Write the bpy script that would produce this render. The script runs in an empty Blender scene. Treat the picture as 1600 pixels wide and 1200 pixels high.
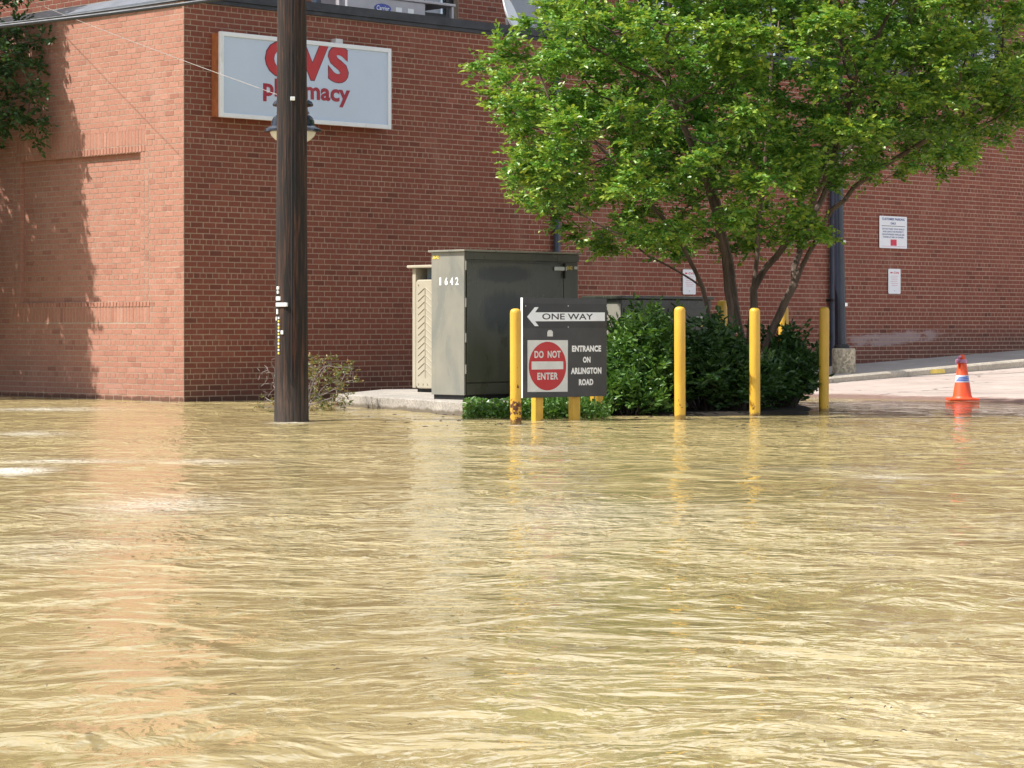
import bpy, bmesh, math, random
import numpy as np
from mathutils import Vector, Matrix, kdtree

random.seed(7)
RNG = np.random.default_rng(7)
scene = bpy.context.scene
COL = scene.collection
R = math.radians

# ------------------------------------------------------------------ camera
F = 3980.0            # focal length in photo pixels (1600 wide)
CAM_H = 0.91          # metres above the water
HOR = 514.0           # row of the horizon
cam_d = bpy.data.cameras.new('camera')
cam = bpy.data.objects.new('camera', cam_d)
COL.objects.link(cam)
cam.location = (0, 0, CAM_H)
cam.rotation_euler = (R(90), 0, 0)
cam_d.sensor_width = 36.0
cam_d.lens = 36.0 * F / 1600.0
cam_d.shift_y = -(600.0 - HOR) / 1600.0
cam_d.clip_start = 0.1
cam_d.clip_end = 2000.0
scene.camera = cam

# ------------------------------------------------------------------ light
SUN_EL, SUN_AZ = R(55), R(14)        # from the left, a little behind the camera
sun_vec = Vector((-math.cos(SUN_EL) * math.cos(SUN_AZ), -math.cos(SUN_EL) * math.sin(SUN_AZ), math.sin(SUN_EL)))
world = bpy.data.worlds.new('World')
scene.world = world
world.use_nodes = True
wn = world.node_tree
wn.nodes.clear()
sky = wn.nodes.new('ShaderNodeTexSky')
sky.sky_type = 'NISHITA'
sky.sun_disc = False
sky.sun_elevation = SUN_EL
sky.sun_rotation = math.atan2(sun_vec.x, sun_vec.y)
sky.air_density = 1.0
sky.dust_density = 1.5
sky.ozone_density = 1.0
bg = wn.nodes.new('ShaderNodeBackground')
bg.inputs['Strength'].default_value = 0.055
wo = wn.nodes.new('ShaderNodeOutputWorld')
wtc = wn.nodes.new('ShaderNodeTexCoord')          # evenly scattered fair-weather cloud over the whole dome
wnz = wn.nodes.new('ShaderNodeTexNoise')
wnz.inputs['Scale'].default_value = 3.2
wnz.inputs['Detail'].default_value = 6
wnz.inputs['Roughness'].default_value = 0.6
wrp = wn.nodes.new('ShaderNodeValToRGB')
wrp.color_ramp.elements[0].position, wrp.color_ramp.elements[1].position = 0.44, 0.57
wmx = wn.nodes.new('ShaderNodeMix')
wmx.data_type = 'RGBA'
wmx.inputs[7].default_value = (17.5, 18.6, 20.5, 1)
wn.links.new(wtc.outputs['Generated'], wnz.inputs['Vector'])
wn.links.new(wnz.outputs['Fac'], wrp.inputs[0])
wn.links.new(wrp.outputs[0], wmx.inputs[0])
wn.links.new(sky.outputs[0], wmx.inputs[6])
wn.links.new(wmx.outputs[2], bg.inputs[0])
wn.links.new(bg.outputs[0], wo.inputs[0])
sun_d = bpy.data.lights.new('sun', 'SUN')
sun_d.energy = 5.0
sun_d.angle = R(0.53)
sun_d.color = (1.0, 0.965, 0.91)
sun = bpy.data.objects.new('sun', sun_d)
COL.objects.link(sun)
sun.rotation_euler = sun_vec.to_track_quat('Z', 'Y').to_euler()
sun.location = (-20, 0, 30)

scene.view_settings.view_transform = 'Standard'
scene.view_settings.look = 'None'
scene.view_settings.gamma = 1.0
scene.view_settings.exposure = 0.66
scene.view_settings.use_curve_mapping = False

# ------------------------------------------------------------------ layout helpers
def at(u, v, Y):
    """photo pixel at depth Y -> world point"""
    return Vector(((u - 800.0) * Y / F, Y, CAM_H - (v - HOR) * Y / F))

CX, CY = -4.07, 31.6                      # corner of the building
DR = Vector((0.7145, 0.6997, 0.0))        # along the right wall
NR = Vector((0.6997, -0.7145, 0.0))       # out of the right wall
DL = Vector((-0.6997, 0.7145, 0.0))       # along the left wall
NL = Vector((-0.7145, -0.6997, 0.0))      # out of the left wall
CORNER = Vector((CX, CY, 0.0))
UP = Vector((0, 0, 1))

def PR(t, w, z=0.0):
    return CORNER + DR * t + NR * w + UP * z

def PL(t, w, z=0.0):
    return CORNER + DL * t + NL * w + UP * z

def t_right(u, w=0.0):
    """distance along the right wall (plane w metres in front) seen at photo column u"""
    a = (u - 800.0) / F
    o = CORNER + NR * w
    return (a * o.y - o.x) / (DR.x - a * DR.y)

def tz_right(u, v, w=0.0):
    t = t_right(u, w)
    p = PR(t, w)
    return t, CAM_H - (v - HOR) * p.y / F

# ------------------------------------------------------------------ materials
MATS = {}

class NT:
    def __init__(self, name):
        self.m = bpy.data.materials.new(name)
        self.m.use_nodes = True
        self.t = self.m.node_tree
        self.t.nodes.clear()
        self.out = self.n('ShaderNodeOutputMaterial')
        MATS[name] = self.m

    def n(self, kind, **kw):
        nd = self.t.nodes.new(kind)
        for k, v in kw.items():
            if k.startswith('i_'):
                nd.inputs[k[2:].replace('_', ' ')].default_value = v
            else:
                setattr(nd, k, v)
        return nd

    def l(self, a, b):
        self.t.links.new(a, b)

    def bsdf(self, **kw):
        b = self.n('ShaderNodeBsdfPrincipled')
        for k, v in kw.items():
            b.inputs[k.replace('_', ' ')].default_value = v
        self.l(b.outputs[0], self.out.inputs['Surface'])
        self.b = b
        return b

    def coords(self, kind='Object'):
        return self.n('ShaderNodeTexCoord').outputs[kind]

    def geo_pos(self):
        return self.n('ShaderNodeNewGeometry').outputs['Position']

    def mapping(self, vec, scale=(1, 1, 1), rot=(0, 0, 0), loc=(0, 0, 0)):
        mp = self.n('ShaderNodeMapping')
        mp.inputs['Scale'].default_value = scale
        mp.inputs['Rotation'].default_value = rot
        mp.inputs['Location'].default_value = loc
        self.l(vec, mp.inputs['Vector'])
        return mp.outputs[0]

    def noise(self, vec, scale, detail=3.0, rough=0.55, dist=0.0):
        nz = self.n('ShaderNodeTexNoise')
        nz.inputs['Scale'].default_value = scale
        nz.inputs['Detail'].default_value = detail
        nz.inputs['Roughness'].default_value = rough
        nz.inputs['Distortion'].default_value = dist
        self.l(vec, nz.inputs['Vector'])
        return nz.outputs['Fac']

    def ramp(self, fac, stops, interp='LINEAR'):
        r = self.n('ShaderNodeValToRGB')
        r.color_ramp.interpolation = interp
        el = r.color_ramp.elements
        while len(el) < len(stops):
            el.new(0.5)
        for e, (p, c) in zip(el, stops):
            e.position = p
            e.color = c if len(c) == 4 else (*c, 1)
        self.l(fac, r.inputs[0])
        return r.outputs[0]

    def math(self, op, a, b=None, clamp=False):
        m = self.n('ShaderNodeMath', operation=op, use_clamp=clamp)
        for i, x in enumerate((a, b)):
            if x is None:
                continue
            if isinstance(x, (int, float)):
                m.inputs[i].default_value = x
            else:
                self.l(x, m.inputs[i])
        return m.outputs[0]

    def mix(self, fac, a, b, blend='MIX'):
        m = self.n('ShaderNodeMix', data_type='RGBA', blend_type=blend)
        for sock, x in ((m.inputs[0], fac), (m.inputs[6], a), (m.inputs[7], b)):
            if isinstance(x, (int, float)):
                sock.default_value = x
            elif isinstance(x, tuple):
                sock.default_value = x if len(x) == 4 else (*x, 1)
            else:
                self.l(x, sock)
        return m.outputs[2]

    def bump(self, h, strength=0.5, dist=0.01, normal=None):
        b = self.n('ShaderNodeBump')
        b.inputs['Strength'].default_value = strength
        b.inputs['Distance'].default_value = dist
        self.l(h, b.inputs['Height'])
        if normal is not None:
            self.l(normal, b.inputs['Normal'])
        return b.outputs[0]


def simple(name, col, rough=0.6, metal=0.0, var=0.15, scale=6.0, bump=0.0, bscale=60.0, spec=0.5, dirt=None):
    """painted or plain surface: base colour with uneven wear and fine relief"""
    N = NT(name)
    b = N.bsdf(Roughness=rough, Metallic=metal)
    b.inputs['Specular IOR Level'].default_value = spec
    p = N.coords('Object')
    f = N.noise(p, scale, 5, 0.65)
    d = tuple(c * (1 - var) for c in col)
    h = tuple(min(1, c * (1 + var)) for c in col)
    c = N.ramp(f, [(0.3, d), (0.7, h)])
    if dirt:
        f2 = N.noise(N.mapping(p, (scale * 0.9, scale * 0.9, scale * 0.25)), 1.0, 6, 0.7)
        k = N.ramp(f2, [(dirt[1], (0, 0, 0)), (dirt[1] + 0.15, (1, 1, 1))])
        c = N.mix(k, c, dirt[0])
    N.l(c, b.inputs['Base Color'])
    rr = N.ramp(N.noise(p, scale * 2.3, 4), [(0.3, (rough * 0.8,) * 3), (0.7, (min(1, rough * 1.2),) * 3)])
    N.l(rr, b.inputs['Roughness'])
    if bump:
        N.l(N.bump(N.noise(p, bscale, 4), bump, 0.01), b.inputs['Normal'])
    return N.m


def brick_mat(name, dark, mid, light, wash=(0.42, 0.24, 0.18), stain=0.55):
    N = NT(name)
    b = N.bsdf(Roughness=0.85)
    b.inputs['Specular IOR Level'].default_value = 0.25
    g = N.n('ShaderNodeNewGeometry')
    oi = N.n('ShaderNodeObjectInfo')
    rnd = N.math('FRACT', N.math('ADD', g.outputs['Random Per Island'], oi.outputs['Random']))
    pos = g.outputs['Position']
    big = N.noise(pos, 0.7, 4, 0.6)
    mixr = N.math('ADD', N.math('MULTIPLY', rnd, 0.75), N.math('MULTIPLY', big, 0.3))
    c = N.ramp(mixr, [(0.0, dark), (0.09, dark), (0.26, mid), (0.75, mid), (1.0, light)])
    # fired-face mottling
    f = N.noise(pos, 38, 5, 0.7)
    c = N.mix(0.55, c, N.ramp(f, [(0.25, (0.30, 0.28, 0.27)), (0.75, (0.72, 0.70, 0.68))]), 'OVERLAY')
    # pale weathering washes
    w = N.ramp(N.noise(N.mapping(pos, (0.8, 0.8, 0.35)), 1.1, 6, 0.7), [(0.55, (0, 0, 0)), (0.8, (0.5, 0.5, 0.5))])
    c = N.mix(w, c, wash)
    # splash-back stain just above the pavement, ragged upper edge
    sep = N.n('ShaderNodeSeparateXYZ')
    N.l(pos, sep.inputs[0])
    # height above the pavement that climbs along the long wall
    dotn = N.n('ShaderNodeVectorMath', operation='DOT_PRODUCT')
    N.l(pos, dotn.inputs[0])
    dotn.inputs[1].default_value = (DR.x, DR.y, 0)
    along = N.math('SUBTRACT', dotn.outputs['Value'], CORNER.dot(DR))
    gz = N.math('MAXIMUM', N.math('MULTIPLY', N.math('SUBTRACT', along, 5.0), 0.042), 0.0)
    hgt = N.math('SUBTRACT', sep.outputs[2], gz)
    ragged = N.math('ADD', hgt, N.math('MULTIPLY', N.math('SUBTRACT', N.noise(N.mapping(pos, (1.3, 1.3, 3.0)), 1.0, 5, 0.7), 0.5), 1.1))
    st = N.ramp(ragged, [(0.05, (stain,) * 3), (0.60, (0, 0, 0))])
    c = N.mix(st, c, (0.085, 0.050, 0.042))
    wetz = N.math('ADD', sep.outputs[2], N.math('MULTIPLY', N.math('SUBTRACT', N.noise(pos, 7, 4), 0.5), 0.08))
    c = N.mix(N.ramp(wetz, [(0.04, (0.8, 0.8, 0.8)), (0.065, (0, 0, 0))]), c, (0.09, 0.045, 0.032))
    # chalky lime bloom on the lower courses of the long wall
    da = N.math('ABSOLUTE', N.math('MULTIPLY', N.math('SUBTRACT', along, 14.5), 0.55))
    dh = N.math('ABSOLUTE', N.math('MULTIPLY', N.math('SUBTRACT', hgt, 0.36), 6.5))
    bl_ = N.math('SUBTRACT', N.math('MULTIPLY', N.noise(N.mapping(pos, (1.5, 1.5, 5)), 1.6, 5, 0.7), 1.9), N.math('MAXIMUM', da, dh))
    c = N.mix(N.ramp(bl_, [(0.25, (0, 0, 0)), (0.55, (0.6, 0.6, 0.6))]), c, (0.40, 0.33, 0.34))
    N.l(c, b.inputs['Base Color'])
    bm = N.bump(N.noise(pos, 120, 4, 0.7), 0.35, 0.002)
    bm = N.bump(N.noise(pos, 22, 3, 0.6), 0.2, 0.002, bm)
    N.l(bm, b.inputs['Normal'])
    return N.m


def water_mat():
    N = NT('flood_water')
    b = N.bsdf(Roughness=0.07, IOR=1.36)
    pos = N.geo_pos()
    at_ = N.n('ShaderNodeAttribute', attribute_name='chop')
    chop = at_.outputs['Fac']
    fo = N.n('ShaderNodeAttribute', attribute_name='foam_glint').outputs['Fac']
    # silt
    silt = N.noise(N.mapping(pos, (0.35, 0.7, 1)), 1.0, 5, 0.6, 1.2)
    c = N.ramp(silt, [(0.3, (0.300, 0.234, 0.102)), (0.7, (0.372, 0.294, 0.140))])
    fleck = N.ramp(N.noise(pos, 48, 6, 0.8), [(0.42, (0, 0, 0)), (0.6, (1, 1, 1))])
    foam_glint = N.math('MULTIPLY', N.math('MULTIPLY', fo, 1.7), fleck, True)
    c = N.mix(foam_glint, c, (0.78, 0.76, 0.70))  # white of foam and of sun glitter, both painted into the water colour
    N.l(c, b.inputs['Base Color'])
    rr = N.math('ADD', 0.035, N.math('MULTIPLY', foam_glint, 0.4))
    N.l(rr, b.inputs['Roughness'])
    # ripples: warped so that crests wander
    wn_ = N.n('ShaderNodeTexNoise')
    wn_.inputs['Scale'].default_value = 0.6
    wn_.inputs['Detail'].default_value = 2
    N.l(pos, wn_.inputs['Vector'])
    vm = N.n('ShaderNodeVectorMath', operation='MULTIPLY_ADD')
    N.l(wn_.outputs['Color'], vm.inputs[0])
    vm.inputs[1].default_value = (1.0, 1.0, 0)
    N.l(pos, vm.inputs[2])
    wp = vm.outputs[0]
    r1 = N.noise(N.mapping(wp, (4.4, 5.4, 1), (0, 0, R(18))), 1.0, 2.0, 0.5, 0.6)
    r2 = N.noise(N.mapping(wp, (11, 13, 1), (0, 0, R(-14))), 1.0, 2.0, 0.55, 0.8)
    r3 = N.noise(N.mapping(wp, (30, 34, 1), (0, 0, R(25))), 1.0, 2.0, 0.5, 0.5)
    r0 = N.noise(N.mapping(wp, (1.7, 2.3, 1), (0, 0, R(-30))), 1.0, 1.0, 0.5, 0.8)
    h = N.math('ADD', N.math('MULTIPLY', N.math('MULTIPLY', r1, WAVE[0]), N.math('ADD', N.math('MULTIPLY', chop, 0.7), 0.3)), N.math('MULTIPLY', N.math('MULTIPLY', r2, WAVE[1]), chop))
    h = N.math('ADD', h, N.math('MULTIPLY', N.math('MULTIPLY', r3, WAVE[2]), chop))
    h = N.math('ADD', h, N.math('MULTIPLY', r0, WAVE[3]))
    N.l(N.bump(h, 1.0, 1.0), b.inputs['Normal'])
    return N.m


def leaf_mat(name, stops, trans=0.35, rough=0.42, tip=None):
    N = NT(name)
    b = N.n('ShaderNodeBsdfPrincipled')
    b.inputs['Roughness'].default_value = rough
    b.inputs['Specular IOR Level'].default_value = 0.5
    g = N.n('ShaderNodeNewGeometry')
    f = N.math('ADD', N.math('MULTIPLY', g.outputs['Random Per Island'], 0.6),
               N.math('MULTIPLY', N.noise(g.outputs['Position'], 2.2, 2), 0.5))
    c = N.ramp(f, stops)
    if tip:
        a = N.n('ShaderNodeAttribute', attribute_name='young').outputs['Fac']
        c = N.mix(a, c, tip)
    N.l(c, b.inputs['Base Color'])
    tr = N.n('ShaderNodeBsdfTranslucent')
    N.l(N.mix(1.0, c, (1.0, 1.0, 0.45), 'MULTIPLY'), tr.inputs['Color'])
    ms = N.n('ShaderNodeMixShader')
    ms.inputs[0].default_value = trans
    N.l(b.outputs[0], ms.inputs[1])
    N.l(tr.outputs[0], ms.inputs[2])
    N.l(ms.outputs[0], N.out.inputs['Surface'])
    return N.m


def bark_mat(name, a, bcol, sc=(14, 14, 2.2), bump=0.6):
    N = NT(name)
    b = N.bsdf(Roughness=0.85)
    p = N.coords('Object')
    f = N.noise(N.mapping(p, sc), 1.0, 6, 0.65, 0.3)
    c = N.ramp(f, [(0.3, a), (0.7, bcol)])
    N.l(c, b.inputs['Base Color'])
    N.l(N.bump(f, bump, 0.012), b.inputs['Normal'])
    return N.m


def pole_mat():
    N = NT('creosoted_wood')
    b = N.bsdf(Roughness=0.8)
    p = N.coords('Object')
    grain = N.noise(N.mapping(p, (38, 38, 1.6)), 1.0, 7, 0.7, 0.4)
    fib = N.noise(N.mapping(p, (110, 110, 5)), 1.0, 4, 0.7)
    blot = N.noise(N.mapping(p, (5, 5, 1.4)), 1.0, 5, 0.6)
    c = N.ramp(grain, [(0.38, (0.004, 0.003, 0.002)), (0.5, (0.018, 0.009, 0.006)), (0.64, (0.105, 0.042, 0.021))])
    c = N.mix(N.ramp(blot, [(0.45, (0, 0, 0)), (0.7, (0.6, 0.6, 0.6))]), c, (0.016, 0.011, 0.008))
    sep = N.n('ShaderNodeSeparateXYZ')
    N.l(p, sep.inputs[0])
    edge = N.math('ADD', sep.outputs[2], N.math('MULTIPLY', N.math('SUBTRACT', fib, 0.5), 0.6))
    grey = N.ramp(edge, [(0.15, (0.75, 0.75, 0.75)), (0.85, (0, 0, 0))])
    c = N.mix(grey, c, N.ramp(grain, [(0.38, (0.016, 0.012, 0.010)), (0.62, (0.12, 0.095, 0.078))]))
    wet = N.ramp(N.math('ADD', sep.outputs[2], N.math('MULTIPLY', N.math('SUBTRACT', fib, 0.5), 0.16)), [(0.115, (1, 1, 1)), (0.13, (0, 0, 0))])
    c = N.mix(wet, c, (0.012, 0.009, 0.007))
    N.l(c, b.inputs['Base Color'])
    h = N.math('ADD', N.math('MULTIPLY', grain, 0.7), N.math('MULTIPLY', fib, 0.3))
    N.l(N.bump(h, 0.9, 0.02), b.inputs['Normal'])
    return N.m


def bollard_mat(name='yellow_paint', lvl=0.46):
    N = NT(name)
    b = N.bsdf(Roughness=0.4)
    p = N.coords('Object')
    oi = N.n('ShaderNodeObjectInfo')
    off = N.n('ShaderNodeVectorMath', operation='ADD')
    N.l(p, off.inputs[0])
    cmb = N.n('ShaderNodeCombineXYZ')
    N.l(N.math('MULTIPLY', oi.outputs['Random'], 40), cmb.inputs[0])
    N.l(cmb.outputs[0], off.inputs[1])
    q = off.outputs[0]
    c = N.ramp(N.noise(N.mapping(q, (6, 6, 2)), 1.0, 4), [(0.3, (0.60, 0.33, 0.028)), (0.7, (0.74, 0.44, 0.05))])
    sep = N.n('ShaderNodeSeparateXYZ')
    N.l(p, sep.inputs[0])
    chips = N.math('SUBTRACT', N.noise(q, 16, 5, 0.65), N.math('MULTIPLY', sep.outputs[2], 0.42))
    k = N.ramp(chips, [(lvl, (0, 0, 0)), (lvl + 0.03, (1, 1, 1))])
    rust = N.ramp(N.noise(q, 40, 4), [(0.3, (0.05, 0.018, 0.01)), (0.7, (0.16, 0.055, 0.022))])
    c = N.mix(k, c, rust)
    grime = N.ramp(N.noise(N.mapping(q, (9, 9, 1.2)), 1.0, 5, 0.7), [(0.5, (0, 0, 0)), (0.75, (0.45, 0.45, 0.45))])
    c = N.mix(grime, c, (0.30, 0.19, 0.05))
    dm = N.math('ADD', sep.outputs[2], N.math('MULTIPLY', N.math('SUBTRACT', N.noise(q, 14, 4), 0.5), 0.10))
    c = N.mix(N.ramp(dm, [(0.245, (0.75, 0.75, 0.75)), (0.262, (0, 0, 0))]), c, (0.16, 0.10, 0.03))
    N.l(c, b.inputs['Base Color'])
    N.l(N.math('ADD', 0.38, N.math('MULTIPLY', k, 0.4)), b.inputs['Roughness'])
    N.l(N.bump(N.math('ADD', N.noise(q, 60, 3), N.math('MULTIPLY', k, -1.0)), 0.25, 0.006), b.inputs['Normal'])
    return N.m


def cabinet_mat(name, base, faded, blobs=()):
    """patchily faded enamel with smudges of overpainted graffiti"""
    N = NT(name)
    b = N.bsdf(Roughness=0.42)
    p = N.coords('Object')
    f = N.noise(N.mapping(p, (2.0, 2.0, 1.2)), 1.0, 4, 0.6, 0.4)
    c = N.ramp(f, [(0.35, base), (0.7, faded)])
    st = N.noise(N.mapping(p, (9, 9, 0.7)), 1.0, 5, 0.6)
    c = N.mix(N.ramp(st, [(0.5, (0, 0, 0)), (0.8, (0.35, 0.35, 0.35))]), c, tuple(x * 0.6 for x in base))
    for cx, cz, rx_, rz_ in blobs:          # soft-edged sprayed overpaint
        dt = N.n('ShaderNodeVectorMath', operation='DOT_PRODUCT')
        N.l(p, dt.inputs[0]); dt.inputs[1].default_value = DR
        sp_ = N.n('ShaderNodeSeparateXYZ'); N.l(p, sp_.inputs[0])
        ax_ = N.math('POWER', N.math('DIVIDE', N.math('ABSOLUTE', N.math('SUBTRACT', dt.outputs['Value'], cx)), rx_), 2)
        az_ = N.math('POWER', N.math('DIVIDE', N.math('ABSOLUTE', N.math('SUBTRACT', sp_.outputs[2], cz)), rz_), 2)
        q_ = N.math('ADD', N.math('ADD', ax_, az_), N.math('MULTIPLY', N.math('SUBTRACT', N.noise(N.mapping(p, (7, 7, 2.2)), 1.0, 5, 0.65, 0.5), 0.5), 1.8))
        c = N.mix(N.ramp(q_, [(0.45, (0.85, 0.85, 0.85)), (1.1, (0, 0, 0))]), c, (0.020, 0.026, 0.024))
    N.l(c, b.inputs['Base Color'])
    N.l(N.ramp(f, [(0.3, (0.20,) * 3), (0.7, (0.42,) * 3)]), b.inputs['Roughness'])
    N.l(N.bump(N.noise(p, 4, 2), 0.06, 0.05), b.inputs['Normal'])
    return N.m


def concrete_mat(name, col, speck=0.25, scale=55, stain=None, damp=False):
    N = NT(name)
    b = N.bsdf(Roughness=0.9)
    b.inputs['Specular IOR Level'].default_value = 0.3
    p = N.geo_pos()
    f = N.noise(p, 1.6, 5, 0.6)
    c = N.ramp(f, [(0.3, tuple(x * 0.82 for x in col)), (0.7, tuple(x * 1.12 for x in col))])
    vo = N.n('ShaderNodeTexVoronoi')
    vo.inputs['Scale'].default_value = scale
    N.l(p, vo.inputs['Vector'])
    sp = N.ramp(vo.outputs['Color'], [(0.2, (1 - speck,) * 3), (0.8, (1 + 0 * speck,) * 3)])
    c = N.mix(1.0, c, sp, 'MULTIPLY')
    if stain:
        s = N.ramp(N.noise(N.mapping(p, (2.5, 2.5, 6)), 1.0, 6, 0.7), [(0.5, (0, 0, 0)), (0.68, (0.7, 0.7, 0.7))])
        c = N.mix(s, c, stain)
    if damp:                            # wet, silty margin just above the flood
        sz = N.n('ShaderNodeSeparateXYZ'); N.l(p, sz.inputs[0])
        e = N.math('ADD', sz.outputs[2], N.math('MULTIPLY', N.math('SUBTRACT', N.noise(N.mapping(p, (4, 4, 1.5)), 1.0, 5, 0.7), 0.5), 0.12))
        c = N.mix(N.ramp(e, [(0.035, (0.85, 0.85, 0.85)), (0.06, (0, 0, 0))]), c, (0.12, 0.095, 0.065))
    N.l(c, b.inputs['Base Color'])
    N.l(N.bump(N.noise(p, 70, 5, 0.7), 0.5, 0.008), b.inputs['Normal'])
    return N.m


def road_mat():
    N = NT('pale_paving')
    b = N.bsdf(Roughness=0.9)
    p = N.geo_pos()
    c = N.ramp(N.noise(p, 0.9, 6, 0.65), [(0.3, (0.31, 0.25, 0.215)), (0.7, (0.45, 0.375, 0.325))])
    c = N.mix(N.ramp(N.noise(p, 45, 4, 0.7), [(0.35, (0.25, 0.25, 0.25)), (0.6, (0, 0, 0))]), c, (0.25, 0.2, 0.17))
    st = N.ramp(N.noise(N.mapping(p, (0.6, 0.6, 1), (0, 0, R(44))), 2.2, 6, 0.7, 0.8), [(0.52, (0, 0, 0)), (0.72, (0.55, 0.55, 0.55))])
    c = N.mix(st, c, (0.27, 0.20, 0.165))
    vo = N.n('ShaderNodeTexVoronoi', feature='DISTANCE_TO_EDGE')
    vo.inputs['Scale'].default_value = 0.55
    wv = N.n('ShaderNodeTexNoise'); wv.inputs['Scale'].default_value = 2.5; wv.inputs['Detail'].default_value = 5
    N.l(p, wv.inputs['Vector'])
    ad = N.n('ShaderNodeVectorMath', operation='MULTIPLY_ADD')
    N.l(wv.outputs['Color'], ad.inputs[0]); ad.inputs[1].default_value = (0.5, 0.5, 0); N.l(p, ad.inputs[2])
    N.l(ad.outputs[0], vo.inputs['Vector'])
    c = N.mix(N.ramp(vo.outputs['Distance'], [(0.006, (0.8, 0.8, 0.8)), (0.014, (0, 0, 0))]), c, (0.10, 0.08, 0.07))
    sep = N.n('ShaderNodeSeparateXYZ'); N.l(p, sep.inputs[0])
    e = N.math('ADD', sep.outputs[2], N.math('MULTIPLY', N.math('SUBTRACT', N.noise(p, 1.8, 6, 0.7), 0.5), 0.05))
    wet = N.ramp(e, [(0.022, (1, 1, 1)), (0.034, (0, 0, 0))])
    c = N.mix(wet, c, N.ramp(N.noise(p, 14, 4), [(0.3, (0.20, 0.125, 0.10)), (0.7, (0.33, 0.22, 0.18))]))
    N.l(c, b.inputs['Base Color'])
    N.l(N.math('SUBTRACT', 0.9, N.math('MULTIPLY', wet, 0.6)), b.inputs['Roughness'])
    N.l(N.bump(N.noise(p, 60, 5, 0.7), 0.5, 0.008), b.inputs['Normal'])
    return N.m


WAVE = (0.037, 0.0165, 0.0024, 0.05)
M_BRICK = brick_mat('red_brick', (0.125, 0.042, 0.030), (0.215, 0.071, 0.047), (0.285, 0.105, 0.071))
M_BRICKL = brick_mat('sunlit_brick', (0.28, 0.122, 0.088), (0.385, 0.185, 0.132), (0.45, 0.235, 0.175), (0.47, 0.30, 0.24), 0.2)  # left wall: same brick with the sunlight painted in as paler reds
M_MORTAR = concrete_mat('mortar', (0.44, 0.33, 0.245), 0.2, 90)
M_WATER = water_mat()
M_POLE = pole_mat()
M_YELLOW = bollard_mat()
M_YRUST = bollard_mat('rusting_yellow_paint', 0.345)
M_YPOST = simple('yellow_post_paint', (0.62, 0.36, 0.035), 0.45, 0, 0.15, 6, dirt=((0.40, 0.22, 0.03), 0.6))
M_CONC = concrete_mat('pad_concrete', (0.42, 0.38, 0.33), 0.35, 60, (0.22, 0.20, 0.18), True)
M_CONCP = concrete_mat('pebbled_concrete', (0.56, 0.49, 0.36), 0.5, 30)
M_WALK = concrete_mat('sidewalk_concrete', (0.42, 0.39, 0.36), 0.2, 70)
M_KERB = concrete_mat('kerb_concrete', (0.52, 0.46, 0.37), 0.25, 60, (0.33, 0.28, 0.22))
M_ROAD = road_mat()
M_SOIL = concrete_mat('soil', (0.020, 0.015, 0.010), 0.4, 30)
M_BED = concrete_mat('street_bed', (0.10, 0.085, 0.065), 0.3, 20)
M_BLACK = simple('black_coping', (0.018, 0.020, 0.026), 0.5, 0, 0.3, 4)
M_FLASH = simple('grey_flashing', (0.13, 0.145, 0.17), 0.5, 0.0, 0.2, 3)
M_ROOF = simple('roof_membrane', (0.12, 0.12, 0.12), 0.9)
M_WHITE = simple('white_enamel', (0.78, 0.80, 0.82), 0.45, 0, 0.05, 3, dirt=((0.50, 0.50, 0.48), 0.62))
M_FACE = simple('sign_face', (0.52, 0.61, 0.74), 0.35, 0, 0.04, 1.2)
M_ORANGE = simple('rusty_sign_side', (0.40, 0.13, 0.045), 0.7, 0, 0.3, 8)
M_RED = simple('sign_red', (0.46, 0.014, 0.018), 0.4, 0, 0.06, 4)
M_DKRED = simple('sign_dark_red', (0.33, 0.012, 0.03), 0.45, 0, 0.06, 4)
M_PLUM = simple('letter_edge', (0.10, 0.012, 0.04), 0.5, 0, 0.1, 4)
M_BOARD = simple('charcoal_board', (0.035, 0.036, 0.038), 0.45, 0, 0.2, 3)
M_PLATE = simple('black_plate', (0.016, 0.016, 0.018), 0.4, 0, 0.2, 3)
M_REFL = simple('retroreflective_white', (0.80, 0.82, 0.85), 0.4, 0, 0.06, 5)
M_GREYW = simple('aged_white_sheet', (0.64, 0.64, 0.62), 0.45, 0, 0.1, 9)
M_LETTER = simple('white_lettering', (0.82, 0.82, 0.81), 0.5, 0, 0.06, 20)
M_INK = simple('black_ink', (0.015, 0.015, 0.017), 0.6)
M_BLUEINK = simple('blue_ink', (0.05, 0.08, 0.25), 0.6)
M_REDINK = simple('red_ink', (0.60, 0.04, 0.08), 0.6)
M_PINK = simple('pink_ink', (0.62, 0.30, 0.36), 0.6)
M_CAB = cabinet_mat('olive_enamel', (0.058, 0.058, 0.040), (0.090, 0.088, 0.064))
M_CABS = cabinet_mat('smudged_olive_enamel', (0.058, 0.058, 0.040), (0.090, 0.088, 0.064), ((0.63, 0.96, 0.42, 0.26), (0.60, 1.36, 0.48, 0.10)))
M_CABL = cabinet_mat('sunlit_olive_enamel', (0.20, 0.20, 0.175), (0.32, 0.29, 0.225))  # olive enamel made paler, sunlight on the sides painted into its colour
M_CABD = cabinet_mat('dark_green_enamel', (0.030, 0.034, 0.024), (0.045, 0.050, 0.034))
M_SMUDGE = simple('overpaint_patch', (0.040, 0.042, 0.036), 0.5, 0, 0.3, 5)
M_BEIGE = simple('beige_plastic', (0.41, 0.365, 0.275), 0.55, 0, 0.08, 4, dirt=((0.34, 0.29, 0.21), 0.6))
M_TEAL = simple('blue_grey_panel', (0.10, 0.13, 0.15), 0.5)
M_DARK = simple('dark_steel', (0.02, 0.02, 0.02), 0.5, 0.3)
M_STEEL = simple('grey_steel', (0.35, 0.35, 0.34), 0.4, 0.7)
M_PIPE = simple('navy_downspout', (0.045, 0.060, 0.090), 0.4, 0, 0.25, 3)
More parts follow.
